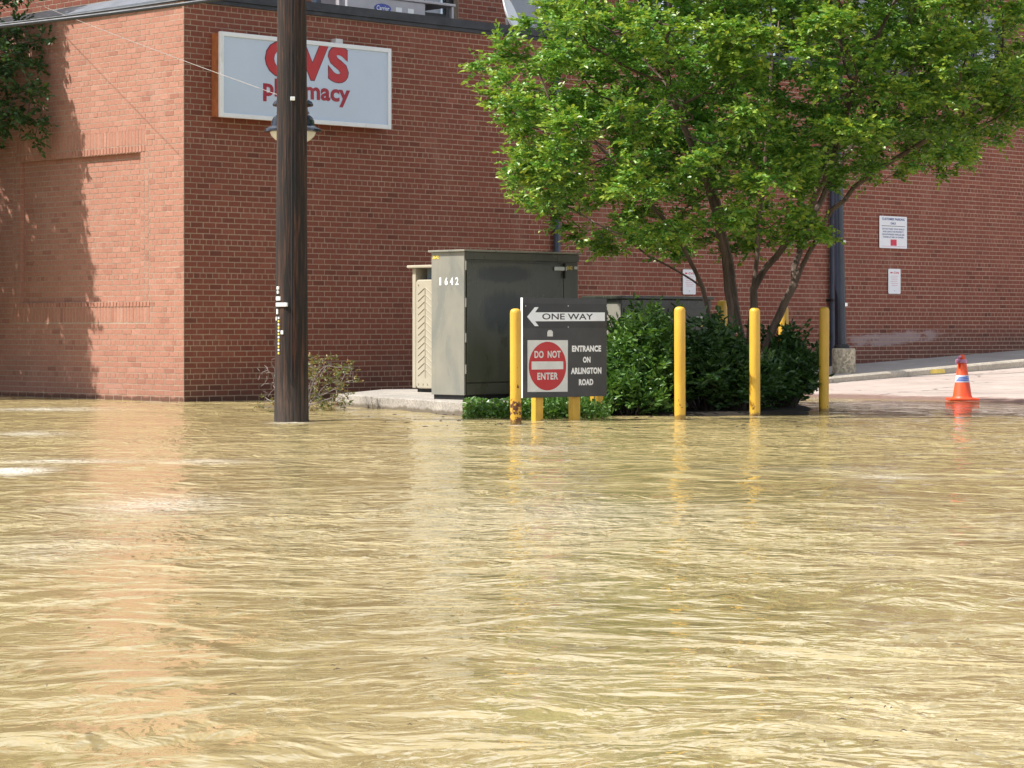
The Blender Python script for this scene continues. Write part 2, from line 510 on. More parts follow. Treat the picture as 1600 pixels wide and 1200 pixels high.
M_LAMPB = simple('black_lamp_enamel', (0.014, 0.018, 0.030), 0.22, 0, 0.3, 3)
M_ACU = simple('grey_sheet_metal', (0.42, 0.40, 0.42), 0.5, 0.1, 0.1, 3)
M_LOGO = simple('blue_badge', (0.015, 0.04, 0.30), 0.3)
M_ORG = simple('traffic_orange', (0.80, 0.085, 0.018), 0.5, 0, 0.1, 8, dirt=((0.60, 0.07, 0.02), 0.55))
M_BLUEB = simple('cone_band_blue', (0.05, 0.13, 0.50), 0.45)
M_WHITEB = simple('cone_band_white', (0.60, 0.62, 0.70), 0.45)
M_BAG = simple('pink_bag', (0.55, 0.25, 0.38), 0.5)
M_CABLE = simple('black_cable', (0.020, 0.022, 0.028), 0.5)
M_WIRE = simple('pale_wire', (0.30, 0.27, 0.24), 0.5)
M_TAGY = simple('yellow_tag', (0.75, 0.55, 0.10), 0.5)
M_CURT = simple('pale_blind', (0.48, 0.45, 0.46), 0.7, 0, 0.08, 1)
M_FRAME = simple('black_window_frame', (0.016, 0.017, 0.02), 0.4)

def glass_mat():
    N = NT('window_glass')
    N.bsdf(Base_Color=(0.8, 0.85, 0.9, 1), Roughness=0.02, IOR=1.45, Transmission_Weight=1.0)
    return N.m
M_GLASS = glass_mat()

def globe_mat():
    N = NT('frosted_lamp_glass')
    N.bsdf(Base_Color=(0.75, 0.73, 0.68, 1), Roughness=0.25)
    return N.m
M_GLOBE = globe_mat()
M_BARK = bark_mat('smooth_tan_bark', (0.05, 0.034, 0.026), (0.165, 0.115, 0.085), (9, 9, 1.5), 0.3)
M_BARKD = bark_mat('dark_bark', (0.035, 0.026, 0.02), (0.09, 0.07, 0.055))
M_TWIG = bark_mat('grey_twig', (0.14, 0.11, 0.10), (0.30, 0.25, 0.23), (20, 20, 20), 0.2)
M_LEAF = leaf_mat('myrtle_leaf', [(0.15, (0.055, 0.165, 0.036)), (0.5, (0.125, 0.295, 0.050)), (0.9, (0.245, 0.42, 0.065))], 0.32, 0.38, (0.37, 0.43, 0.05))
M_LEAFD = leaf_mat('dark_glossy_leaf', [(0.15, (0.018, 0.055, 0.014)), (0.5, (0.032, 0.085, 0.020)), (0.9, (0.07, 0.14, 0.03))], 0.25, 0.42)
M_LEAFB = leaf_mat('shrub_leaf', [(0.15, (0.03, 0.085, 0.018)), (0.5, (0.07, 0.16, 0.03)), (0.9, (0.15, 0.27, 0.05))], 0.3, 0.42)
M_LEAFI = leaf_mat('ivy_leaf', [(0.15, (0.05, 0.13, 0.025)), (0.5, (0.09, 0.20, 0.04)), (0.9, (0.16, 0.28, 0.06))], 0.3, 0.35)
M_LEAFY = leaf_mat('autumn_leaf', [(0.1, (0.07, 0.11, 0.028)), (0.5, (0.15, 0.17, 0.045)), (0.75, (0.26, 0.19, 0.06)), (0.95, (0.30, 0.08, 0.05))], 0.3, 0.45)

# ------------------------------------------------------------------ mesh helpers
def tag(o, label=None, cat=None, group=None, kind=None):
    if label: o['label'] = label
    if cat: o['category'] = cat
    if group: o['group'] = group
    if kind: o['kind'] = kind
    return o

def empty(name, loc, label=None, cat=None, group=None):
    o = bpy.data.objects.new(name, None)
    o.empty_display_size = 0.2
    o.location = loc
    COL.objects.link(o)
    return tag(o, label, cat, group)

def root_of(o):
    while o.parent:
        o = o.parent
    return o

def link(name, me, mat, parent=None, loc=None):
    if mat is not None:
        me.materials.append(mat)
    o = bpy.data.objects.new(name, me)
    COL.objects.link(o)
    if parent is not None:
        o.parent = parent
    if loc is not None:
        o.location = loc
    return o

def np_mesh(name, V, faces):
    """V (n,3) array; faces list of (m,k) index arrays"""
    me = bpy.data.meshes.new(name)
    V = np.asarray(V, dtype=np.float32)
    me.vertices.add(len(V))
    me.vertices.foreach_set('co', V.ravel())
    if not isinstance(faces, list):
        faces = [faces]
    idx = np.concatenate([np.asarray(f, dtype=np.int32).ravel() for f in faces])
    tot = np.concatenate([np.full(len(f), np.asarray(f).shape[1], dtype=np.int32) for f in faces])
    start = np.concatenate([[0], np.cumsum(tot)[:-1]]).astype(np.int32)
    me.loops.add(len(idx))
    me.loops.foreach_set('vertex_index', idx)
    me.polygons.add(len(tot))
    me.polygons.foreach_set('loop_start', start)
    me.polygons.foreach_set('loop_total', tot)
    me.polygons.foreach_set('use_smooth', np.zeros(len(tot), dtype=bool))
    me.update(calc_edges=True)
    return me

def smooth(me):
    me.polygons.foreach_set('use_smooth', np.ones(len(me.polygons), dtype=bool))
    me.update()

class MB:
    """collects shapes in world coordinates and links them as one mesh"""
    def __init__(self):
        self.v = []
        self.f = []

    def add(self, vs, fs):
        n = len(self.v)
        self.v += [tuple(p) for p in vs]
        self.f += [tuple(i + n for i in f) for f in fs]
        return self

    def box(self, o, ax, ay, az, bev=0.0):
        """o = a corner, ax/ay/az = edge vectors"""
        o, ax, ay, az = Vector(o), Vector(ax), Vector(ay), Vector(az)
        if ax.cross(ay).dot(az) < 0:
            ax, ay = ay, ax
        if bev <= 0:
            p = [o, o + ax, o + ax + ay, o + ay]
            vs = p + [q + az for q in p]
            fs = [(3, 2, 1, 0), (4, 5, 6, 7), (0, 1, 5, 4), (1, 2, 6, 5), (2, 3, 7, 6), (3, 0, 4, 7)]
            return self.add(vs, fs)
        bm = bmesh.new()
        p = [o, o + ax, o + ax + ay, o + ay]
        bv = [bm.verts.new(q) for q in p + [q + az for q in p]]
        for f in [(3, 2, 1, 0), (4, 5, 6, 7), (0, 1, 5, 4), (1, 2, 6, 5), (2, 3, 7, 6), (3, 0, 4, 7)]:
            bm.faces.new([bv[i] for i in f])
        bmesh.ops.bevel(bm, geom=bm.edges[:] , offset=bev, segments=2, affect='EDGES', profile=0.6)
        bm.verts.index_update()
        self.add([v.co.copy() for v in bm.verts], [[v.index for v in f.verts] for f in bm.faces])
        bm.free()
        return self

    def prism(self, pts, vec):
        """polygon pts (world) extruded by vec"""
        pts = [Vector(p) for p in pts]
        vec = Vector(vec)
        nrm = Vector((0, 0, 0))
        for i in range(len(pts)):
            nrm += pts[i].cross(pts[(i + 1) % len(pts)])
        if nrm.dot(vec) < 0:
            pts.reverse()
        n = len(pts)
        vs = pts + [p + vec for p in pts]
        fs = [tuple(range(n))[::-1], tuple(range(n, 2 * n))]
        fs += [(i, (i + 1) % n, (i + 1) % n + n, i + n) for i in range(n)]
        return self.add(vs, fs)

    def lathe(self, base, prof, n=24, axis=None):
        """prof = [(radius, height)] round a vertical axis at base"""
        base = Vector(base)
        vs, fs = [], []
        for r, h in prof:
            for k in range(n):
                a = 2 * math.pi * k / n
                vs.append(base + Vector((r * math.cos(a), r * math.sin(a), h)))
        for j in range(len(prof) - 1):
            for k in range(n):
                a, b_ = j * n + k, j * n + (k + 1) % n
                fs.append((a, b_, b_ + n, a + n))
        if prof[0][0] > 1e-5:
            fs.append(tuple(range(n))[::-1])
        if prof[-1][0] > 1e-5:
            fs.append(tuple(range((len(prof) - 1) * n, len(prof) * n)))
        return self.add(vs, fs)

    def tube(self, pts, rad, n=8, cap=True):
        pts = [Vector(p) for p in pts]
        if isinstance(rad, (int, float)):
            rad = [rad] * len(pts)
        vs, fs = [], []
        ref = Vector((0.31, 0.17, 0.93))
        d0 = (pts[1] - pts[0]).normalized()
        if abs(d0.dot(ref)) > 0.95:
            ref = Vector((1, 0, 0))
        x = d0.cross(ref).normalized()
        for i, p in enumerate(pts):
            d = (pts[min(i + 1, len(pts) - 1)] - pts[max(i - 1, 0)]).normalized()
            x = (x - d * x.dot(d)).normalized()
            y = d.cross(x)
            for k in range(n):
                a = 2 * math.pi * k / n
                vs.append(p + (x * math.cos(a) + y * math.sin(a)) * rad[i])
        for j in range(len(pts) - 1):
            for k in range(n):
                a, b_ = j * n + k, j * n + (k + 1) % n
                fs.append((a, b_, b_ + n, a + n))
        if cap:
            fs.append(tuple(range(n))[::-1])
            fs.append(tuple(range((len(pts) - 1) * n, len(pts) * n)))
        return self.add(vs, fs)

    def build(self, name, mat, parent=None, sm=False):
        o0 = root_of(parent).location if parent is not None else Vector((0, 0, 0))
        me = bpy.data.meshes.new(name)
        me.from_pydata([tuple(Vector(p) - o0) for p in self.v], [], self.f)
        me.update()
        if sm:
            smooth(me)
            try:
                me.set_sharp_from_angle(angle=R(38))
            except Exception:
                pass
        return link(name, me, mat, parent)

def part(name, mat, parent, fn, sm=False):
    m = MB()
    fn(m)
    return m.build(name, mat, parent, sm)

def text_part(name, body, o, ax, up, width, height, mat, parent, bold=0.0, depth=0.003, shear=0.0, spacing=1.0):
    """flat lettering: o = lower left corner in the world, ax/up unit vectors, fitted to width x height"""
    cu = bpy.data.curves.new('lettering', 'FONT')
    cu.body = body
    cu.offset = bold
    cu.shear = shear
    cu.space_character = spacing
    cu.resolution_u = 4
    ob = bpy.data.objects.new('lettering', cu)
    COL.objects.link(ob)
    bpy.context.view_layer.update()
    dg = bpy.context.evaluated_depsgraph_get()
    me = bpy.data.meshes.new_from_object(ob.evaluated_get(dg))
    bpy.data.objects.remove(ob)
    V = np.array([v.co[:] for v in me.vertices])
    lo, hi = V.min(0), V.max(0)
    sx, sy = width / (hi[0] - lo[0]), height / (hi[1] - lo[1])
    ax, up, o = Vector(ax), Vector(up), Vector(o)
    nrm = ax.cross(up)
    r0 = root_of(parent).location
    for v in me.vertices:
        p = o + ax * ((v.co.x - lo[0]) * sx) + up * ((v.co.y - lo[1]) * sy) + nrm * depth - r0
        v.co = p
    me.materials.clear()
    return link(name, me, mat, parent)

# ------------------------------------------------------------------ numpy noise
_perm = RNG.permutation(512)
_perm = np.concatenate([_perm, _perm])
_gr = RNG.uniform(0, 2 * np.pi, 512)
def perlin(x, y):
    xi, yi = np.floor(x).astype(int), np.floor(y).astype(int)
    xf, yf = x - xi, y - yi
    u, v = xf * xf * xf * (xf * (xf * 6 - 15) + 10), yf * yf * yf * (yf * (yf * 6 - 15) + 10)
    def g(ix, iy, dx, dy):
        h = _gr[_perm[(_perm[ix & 511] + iy) & 511]]
        return np.cos(h) * dx + np.sin(h) * dy
    n00, n10 = g(xi, yi, xf, yf), g(xi + 1, yi, xf - 1, yf)
    n01, n11 = g(xi, yi + 1, xf, yf - 1), g(xi + 1, yi + 1, xf - 1, yf - 1)
    return (n00 * (1 - u) + n10 * u) * (1 - v) + (n01 * (1 - u) + n11 * u) * v

# ================================================================== SETTING
# street bed under the flood, reaching the horizon
g = MB()
g.add([(-400, -200, -0.3), (400, -200, -0.3), (400, 600, -0.3), (-400, 600, -0.3)], [(0, 1, 2, 3)])
tag(g.build('ground', M_BED), kind='structure')

# flood water: one sheet, finely waved in the middle
def water():
    def axis(lo, a, b, hi, step_fn):
        xs = [a]
        while xs[-1] < b:
            xs.append(xs[-1] + step_fn(xs[-1]))
        left, s = [], 0.3
        x = a
        while x > lo:
            x -= s; s *= 1.5; left.append(max(x, lo))
        right, s = [], 0.3
        x = xs[-1]
        while x < hi:
            x += s; s *= 1.5; right.append(min(x, hi))
        return np.array(left[::-1] + xs + right)
    xs = axis(-90, -8.5, 9.0, 90, lambda x: 0.04)
    ys = axis(-60, 4.4, 36.0, 70, lambda y: 0.022 + 0.0016 * (y - 4.4))
    X, Y = np.meshgrid(xs, ys)
    # wandering current
    wx = X + 0.55 * perlin(X * 0.45 + 3, Y * 0.35) + 0.2 * perlin(X * 1.3, Y * 1.1 + 9)
    wy = Y + 0.55 * perlin(X * 0.4 + 11, Y * 0.45 + 5) + 0.2 * perlin(X * 1.2 + 31, Y * 1.3)
    h = 0.020 * perlin(wx * 0.55, wy * 0.75)
    h += 0.014 * perlin(wx * 1.3 + 7, wy * 1.9 + 2)
    c, s = math.cos(0.5), math.sin(0.5)
    rx, ry = wx * c + wy * s, -wx * s + wy * c
    h += 0.007 * perlin(rx * 2.2 + 5, ry * 4.2 + 1)
    h += 0.004 * (1 - 2 * np.abs(perlin(rx * 3.2, ry * 6.5 + 17)))
    chop = 0.80 + 1.1 * perlin(X * 0.28 + 40, Y * 0.22 + 12) + 0.35 * perlin(X * 0.9 + 4, Y * 0.6 + 2)
    foam_glint = np.zeros_like(X)  # strength of foam and painted sun glints, set patch by patch
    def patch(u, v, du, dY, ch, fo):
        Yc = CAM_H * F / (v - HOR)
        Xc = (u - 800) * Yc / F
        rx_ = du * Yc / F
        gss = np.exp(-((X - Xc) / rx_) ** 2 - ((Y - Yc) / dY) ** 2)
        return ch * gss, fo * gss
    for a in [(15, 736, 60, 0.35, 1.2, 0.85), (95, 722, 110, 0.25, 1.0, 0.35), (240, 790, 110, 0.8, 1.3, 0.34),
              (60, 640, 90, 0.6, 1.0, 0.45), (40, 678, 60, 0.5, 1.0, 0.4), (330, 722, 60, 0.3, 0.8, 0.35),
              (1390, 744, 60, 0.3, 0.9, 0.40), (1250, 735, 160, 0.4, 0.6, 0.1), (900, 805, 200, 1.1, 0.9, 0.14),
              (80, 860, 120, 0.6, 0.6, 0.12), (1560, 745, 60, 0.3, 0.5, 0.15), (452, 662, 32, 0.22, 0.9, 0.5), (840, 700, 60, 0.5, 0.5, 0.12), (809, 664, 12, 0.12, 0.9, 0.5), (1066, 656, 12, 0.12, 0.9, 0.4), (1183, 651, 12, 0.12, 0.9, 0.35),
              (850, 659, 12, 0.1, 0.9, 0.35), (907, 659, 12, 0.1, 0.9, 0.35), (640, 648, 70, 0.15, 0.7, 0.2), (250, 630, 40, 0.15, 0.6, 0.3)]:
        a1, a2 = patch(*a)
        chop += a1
        foam_glint += a2
    chop = np.clip(chop, 0.12, 2.2) * (1 + 0.55 * np.clip((Y - 13) / 8, 0, 1))
    # water lies calm over the shallow slope by the kerb
    calm = np.clip((X - 3.0) / 1.5, 0, 1) * np.clip((Y - 24.5) / 4.5, 0, 1)
    chop *= 1 - 0.8 * calm
    fade = np.clip((Y - 2.0) / 2.5, 0, 1) * np.clip((95 - np.abs(X)) / 60, 0, 1)
    h *= (1 - 0.85 * calm) * fade
    V = np.stack([X.ravel(), Y.ravel(), h.ravel()], 1)
    ny, nx = X.shape
    i = (np.arange(ny - 1)[:, None] * nx + np.arange(nx - 1)[None, :]).ravel()
    me = np_mesh('water', V, np.stack([i, i + 1, i + nx + 1, i + nx], 1))
    smooth(me)
    for nm, arr in (('chop', chop), ('foam_glint', foam_glint)):
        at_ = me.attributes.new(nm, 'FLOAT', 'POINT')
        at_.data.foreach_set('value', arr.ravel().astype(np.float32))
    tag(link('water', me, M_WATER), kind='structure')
water()

# roadway that climbs out of the flood on the right
def road_z(t):
    return 0.036 * (t - 7.35)
def kerb_z(t):
    return 0.193 + 0.042 * (t - 10.24)
def strip(name, mat, t0, t1, w0, w1, zf, nt=60, nw=24, rough=0.0):
    T, W = np.meshgrid(np.linspace(t0, t1, nt), np.linspace(w0, w1, nw))
    Z = zf(T, W) + rough * (perlin(T * 1.1 + 3, W * 1.1) + 0.4 * perlin(T * 4, W * 4 + 8))
    X = CX + DR.x * T + NR.x * W
    Y = CY + DR.y * T + NR.y * W
    V = np.stack([X.ravel(), Y.ravel(), Z.ravel()], 1)
    nw_, nt_ = T.shape
    i = (np.arange(nw_ - 1)[:, None] * nt_ + np.arange(nt_ - 1)[None, :]).ravel()
    me = np_mesh(name, V, np.stack([i, i + nt_, i + nt_ + 1, i + 1], 1))
    smooth(me)
    return tag(link(name, me, mat), kind='structure')
strip('road', M_ROAD, 2.0, 60, 1.86, 26, lambda T, W: road_z(T) - 0.0 * W, 240, 90, 0.012)
walk = strip('sidewalk', M_WALK, 3.0, 60, 0.012, 1.70, lambda T, W: kerb_z(T) + 0.012 * (1.7 - W), 120, 6, 0.002)
for k in range(26):                      # kerb stones butted end to end
    t0 = 3.2 + k * 1.83
    a = MB()
    z0, z1 = kerb_z(t0), kerb_z(t0 + 1.82)
    o = [PR(t0, 1.70, z0 - 0.4), PR(t0 + 1.82, 1.70, z1 - 0.4), PR(t0 + 1.82, 1.86, z1 - 0.4), PR(t0, 1.86, z0 - 0.4)]
    tp = [PR(t0, 1.703, z0 + 0.006), PR(t0 + 1.82, 1.703, z1 + 0.006), PR(t0 + 1.82, 1.825, z1 + 0.004), PR(t0, 1.825, z0 + 0.004)]
    md = [PR(t0, 1.855, z0 - 0.025), PR(t0 + 1.82, 1.855, z1 - 0.025)]
    a.add(o + tp + md, [(0, 1, 5, 4), (4, 5, 6, 7), (7, 6, 9, 8), (8, 9, 2, 3), (0, 4, 7, 8, 3), (1, 2, 9, 6, 5)])
    a.build('kerb_stone', M_KERB, walk)
ty, zy = tz_right(1465, 582, 1.86)
tag(part('painted_mark', M_TAGY, walk, lambda m: m.add([PR(ty - 0.2, 1.858 + 0.004, kerb_z(ty) - 0.09), PR(ty + 0.2, 1.862, kerb_z(ty) - 0.09), PR(ty + 0.17, 1.86, kerb_z(ty) - 0.025), PR(ty - 0.17, 1.86, kerb_z(ty) - 0.025)], [(0, 1, 2, 3)])))

# planting bed between the bollards and the pad
def bed():
    xs, ys = np.linspace(-0.7, 3.9, 60), np.linspace(25.6, 33.5, 80)
    X, Y = np.meshgrid(xs, ys)
    # rounded quadrilateral island
    sd = np.minimum.reduce([Y - (26.60 + 0.10 * np.sin(X * 2)) - np.clip(X - 1.6, 0, 9) * 0.35, 33.2 - Y, X + 0.45, 3.42 - X - np.clip(29.0 - Y, 0, 9) * 0.15])
    Z = np.clip(sd, -0.8, 0.5) * 0.35 + 0.02 * perlin(X * 3, Y * 3) + 0.01 * perlin(X * 9, Y * 9)
    Z = np.minimum(Z, 0.035)
    V = np.stack([X.ravel(), Y.ravel(), Z.ravel()], 1)
    ny, nx = X.shape
    i = (np.arange(ny - 1)[:, None] * nx + np.arange(nx - 1)[None, :]).ravel()
    me = np_mesh('planting_bed', V, np.stack([i, i + 1, i + nx + 1, i + nx], 1))
    smooth(me)
    tag(link('planting_bed', me, M_SOIL), kind='structure')
bed()

# ================================================================== BUILDING
bld = empty('brick_building', CORNER, 'two storey red brick building with its corner standing in the flood', 'building')
COURSE, BL, BH = 0.07, 0.198, 0.099
JOINT = 0.0125
ZTOP = 5.03

def subtract(iv, holes):
    out = [iv]
    for a, b in holes:
        nxt = []
        for s, e in out:
            if b <= s or a >= e:
                nxt.append((s, e))
            else:
                if a > s: nxt.append((s, a))
                if b < e: nxt.append((b, e))
        out = nxt
    return out

def rows_bricks(t_lo, t_hi, z_lo, z_hi, holes=(), flip=0, depth=0.0, header_every=6, header_at=4):
    """yields (t0, t1, z0, z1, depth) for running bond with header courses; holes = (t0,t1,z0,z1)"""
    out = []
    i = int(math.floor(z_lo / COURSE))
    while i * COURSE < z_hi - 0.02:
        z0, z1 = i * COURSE, (i + 1) * COURSE
        hs = [(a, b) for a, b, c, d in holes if c < (z0 + z1) / 2 < d]
        head = (i % header_every) == header_at
        ln = BH if head else BL
        ph = (BH * 0.5 if head else (BH if (i + flip) % 2 else 0.0))
        for s, e in subtract((t_lo, t_hi), hs):
            k = math.floor((s - ph) / ln)
            while True:
                a, b = max(s, k * ln + ph), min(e, (k + 1) * ln + ph)
                k += 1
                if a >= e - 1e-6:
                    break
                if b - a < 0.03:
                    continue
                out.append((a, b, z0, z1, depth))
        i += 1
    return out

def stack(t_lo, t_hi, z_lo, z_hi, bw, depth):
    """a row of upright bricks"""
    n = max(1, round((t_hi - t_lo) / bw))
    w = (t_hi - t_lo) / n
    return [(t_lo + k * w, t_lo + (k + 1) * w, z_lo, z_hi, depth) for k in range(n)]

PROUD = 0.0028
def brick_verts(b, origin, d, nrm):
    """8 corners (back 4, front 4) with slightly uneven faces"""
    t0, t1, z0, z1, dep = b
    j = JOINT / 2
    t0, t1, z0, z1 = t0 + j, t1 - j, z0 + j, z1 - j
    q = [(t0, z0), (t1, z0), (t1, z1), (t0, z1)]
    jt = [random.gauss(0, 0.0009) for _ in range(4)]
    pr = PROUD + random.gauss(0, 0.0006)
    tl = random.gauss(0, 0.0004)
    back = [origin + d * t + UP * z + nrm * (dep - 0.015) for t, z in q]
    front = [origin + d * (t + jt[k]) + UP * (z + jt[(k + 1) % 4]) + nrm * (dep + pr + (tl if k in (1, 2) else -tl)) for k, (t, z) in enumerate(q)]
    return back + front

# winding: seen from outside, d points right for the right wall, left for the left wall
FR = [(4, 5, 6, 7), (0, 1, 5, 4), (1, 2, 6, 5), (2, 3, 7, 6), (3, 0, 4, 7)]
FL = [tuple(reversed(f)) for f in FR]

def lay(bricks, d, nrm, wall, faces, name, kind, mat=None):
    V, Fs = [], []
    for b in bricks:
        n = len(V)
        V += [tuple(p) for p in brick_verts(b, Vector((0, 0, 0)), d, nrm)]
        Fs += [tuple(i + n for i in f) for f in faces]
    me = np_mesh(name, np.array(V), np.array(Fs))
    o = link(name, me, mat or M_BRICK, wall)
    if kind:
        o['kind'] = kind
    return o

# right-hand wall: mortar slab, then bricks
T_R = 24.0
wallr = part('wall', M_MORTAR, bld, lambda m: m.box(PR(0.0, 0.0, -0.3), DR * 45, -NR * 0.3, UP * (ZTOP + 0.3)))
br = rows_bricks(0.0, T_R, -0.14, ZTOP)
near = [b for b in br if b[2] >= -0.01]
near.sort(key=lambda b: b[1])
single, keys = near[:300], set(near[:300])
rest = [b for b in br if b not in keys]
lay(rest, DR, NR, wallr, FR, 'bricks', 'stuff')
# the 300 bricks nearest the corner are single pieces
protos = {}
rotz = math.atan2(DR.y, DR.x)
for b in single:
    L = round(b[1] - b[0], 3)
    key = (L, random.randrange(3))
    if key not in protos:
        vs = brick_verts((-L / 2, L / 2, -COURSE / 2, COURSE / 2, 0.0), Vector((0, 0, 0)), Vector((1, 0, 0)), Vector((0, -1, 0)))
        me = bpy.data.meshes.new('brick')
        me.from_pydata([tuple(v) for v in vs], [], FR)
        me.materials.append(M_BRICK)
        protos[key] = me
    o = bpy.data.objects.new('brick', protos[key])
    COL.objects.link(o)
    o.parent = wallr
    o.location = DR * ((b[0] + b[1]) / 2) + UP * ((b[2] + b[3]) / 2) + NR * random.gauss(0, 0.0004)
    o.rotation_euler = (random.gauss(0, 0.003), 0, rotz + random.gauss(0, 0.002))

# left-hand wall with a recessed blind panel framed by upright bricks
PA, PB, PZ0, PZ1 = 0.90, 3.61, 1.26, 3.15
REC = -0.055
walll = part('wall', M_MORTAR, bld, lambda m: (
    m.box(PL(0.30, 0, -0.3), DL * (PA - 0.30), -NL * 0.3, UP * (ZTOP + 0.3)),
    m.box(PL(PB, 0, -0.3), DL * 8, -NL * 0.3, UP * (ZTOP + 0.3)),
    m.box(PL(PA, 0, -0.3), DL * (PB - PA), -NL * 0.3, UP * (PZ0 + 0.3)),
    m.box(PL(PA, 0, PZ1), DL * (PB - PA), -NL * 0.3, UP * (ZTOP - PZ1)),
    m.box(PL(PA, REC, PZ0), DL * (PB - PA), -NL * 0.2, UP * (PZ1 - PZ0)),
    m.box(PL(0.0, -0.001, -0.3), DL * 0.30, -NL * 0.02, UP * (ZTOP + 0.3))))
SILL0, LINT1 = PZ0 - 0.27, PZ1 + 0.29
hol = [(PA - 0.17, PB + 0.17, PZ0, PZ1), (PA - 0.2, PB + 0.2, SILL0, PZ0), (PA - 0.1, PB + 0.1, PZ1, LINT1)]
bl = rows_bricks(0.0, 7.0, -0.14, ZTOP, hol, flip=1)
bl += rows_bricks(PA, PB, PZ0, PZ1, depth=REC, flip=1)
n = int((PZ1 - PZ0) / COURSE)
for k in range(n):
    z0, z1 = PZ0 + k * (PZ1 - PZ0) / n, PZ0 + (k + 1) * (PZ1 - PZ0) / n
    for a in (PA - 0.17, PA - 0.085, PB, PB + 0.085):
        bl.append((a, a + 0.085, z0, z1, 0.0))
bl += stack(PA - 0.1, PB + 0.1, PZ1, PZ1 + 0.09, 0.07, 0.004)
bl += stack(PA - 0.1, PB + 0.1, PZ1 + 0.09, LINT1, 0.07, 0.0)
bl += stack(PA - 0.2, PB + 0.2, PZ0 - 0.07, PZ0, 0.07, 0.006)
bl += stack(PA - 0.2, PB + 0.2, SILL0, PZ0 - 0.07, 0.07, 0.0)
def reveal(m):
    n_ = int((PZ1 - PZ0) / COURSE)
    hz = (PZ1 - PZ0) / n_
    for k in range(n_):
        z0 = PZ0 + k * hz + 0.006
        for t_ in (PB - 0.004, PA):
            m.box(PL(t_, REC + 0.006, z0), DL * 0.004, NL * (-REC - 0.005), UP * (hz - 0.012))
    k = 0
    while PA + (k + 1) * 0.07 < PB:
        m.box(PL(PA + k * 0.07 + 0.006, REC + 0.006, PZ1 - 0.004), DL * 0.058, NL * (-REC - 0.005), UP * 0.004)
        k += 1
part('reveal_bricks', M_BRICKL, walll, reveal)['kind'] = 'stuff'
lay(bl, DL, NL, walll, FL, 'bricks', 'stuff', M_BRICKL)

# copings and roof
cop = part('coping', M_BLACK, bld, lambda m: (
    m.box(PR(-0.05, 0.06, ZTOP + 0.002), DR * 45, -NR * 0.4, UP * 0.11),
    m.box(PR(-0.05, 0.035, ZTOP - 0.05), DR * 45, -NR * 0.02, UP * 0.05)))
part('flashing', M_FLASH, bld, lambda m: m.prism([PL(0.06, 0.0, ZTOP - 0.05), PL(0.06, 0.05, ZTOP - 0.06), PL(0.06, 0.05, ZTOP + 0.0), PL(0.06, -0.30, ZTOP + 0.16), PL(0.06, -0.30, ZTOP + 0.05)], DL * 9))
part('flat_roof', M_ROOF, bld, lambda m: m.prism([PR(0.3, -0.4, ZTOP - 0.12), PR(44, -0.4, ZTOP - 0.12), PR(44, -9, ZTOP - 0.12), PR(0.3, -9, ZTOP - 0.12)], UP * 0.02))

# set-back upper storey with its windows
SB, SBL = 1.7, 1.5
uo = PR(SBL, -SB)
UZ0, UZ1 = ZTOP - 0.1, 8.2
wins = []
t1, t2 = t_right(579, -SB) - SBL, t_right(716, -SB) - SBL
WW = t2 - t1
tq = t_right(798, -SB) - SBL
pitch = tq - t1
for k in range(7):
    wins.append((t1 + k * pitch, t1 + k * pitch + WW, ZTOP + 0.05, 6.75))
uh = [(a, b, c, d) for a, b, c, d in wins]
def upper_wall(m):
    ts = [0.0]
    for a, b, c, d in wins:
        m.box(uo + DR * ts[-1] + UP * UZ0, DR * (a - ts[-1]), -NR * 0.3, UP * (UZ1 - UZ0))
        m.box(uo + DR * a + UP * d, DR * (b - a), -NR * 0.3, UP * (UZ1 - d))
        m.box(uo + DR * a + UP * UZ0, DR * (b - a), -NR * 0.3, UP * (c - UZ0))
        ts.append(b)
    m.box(uo + DR * ts[-1] + UP * UZ0, DR * (43 - ts[-1]), -NR * 0.3, UP * (UZ1 - UZ0))
uw = part('upper_wall', M_MORTAR, bld, upper_wall)
ub = rows_bricks(0.0, 22.5, UZ0, UZ1, uh)
off = DR * SBL - NR * SB
V, Fs = [], []
for b in ub:
    k = len(V)
    V += [tuple(p + off) for p in brick_verts(b, Vector((0, 0, 0)), DR, NR)]
    Fs += [tuple(i + k for i in f) for f in FR]
o = link('bricks', np_mesh('bricks', np.array(V), np.array(Fs)), M_BRICK, uw)
o['kind'] = 'stuff'
ul = part('upper_wall', M_MORTAR, bld, lambda m: m.box(uo + UP * UZ0 + DL * 0.3, DL * 9, DR * 0.3, UP * (UZ1 - UZ0)))
ub = rows_bricks(0.0, 5.5, UZ0, 6.6, flip=1)
V, Fs = [], []
for b in ub:
    k = len(V)
    V += [tuple(p + off) for p in brick_verts(b, Vector((0, 0, 0)), DL, -DR)]
    Fs += [tuple(i + k for i in f) for f in FL]
o = link('bricks', np_mesh('bricks', np.array(V), np.array(Fs)), M_BRICK, ul)
o['kind'] = 'stuff'
part('upper_roof', M_ROOF, bld, lambda m: m.prism([uo - DR * 0.1 + NR * 0.1 + UP * UZ1, uo + DR * 43 + NR * 0.1 + UP * UZ1, uo + DR * 43 - NR * 8 + UP * UZ1, uo - DR * 0.1 - NR * 8 + UP * UZ1], UP * 0.15))
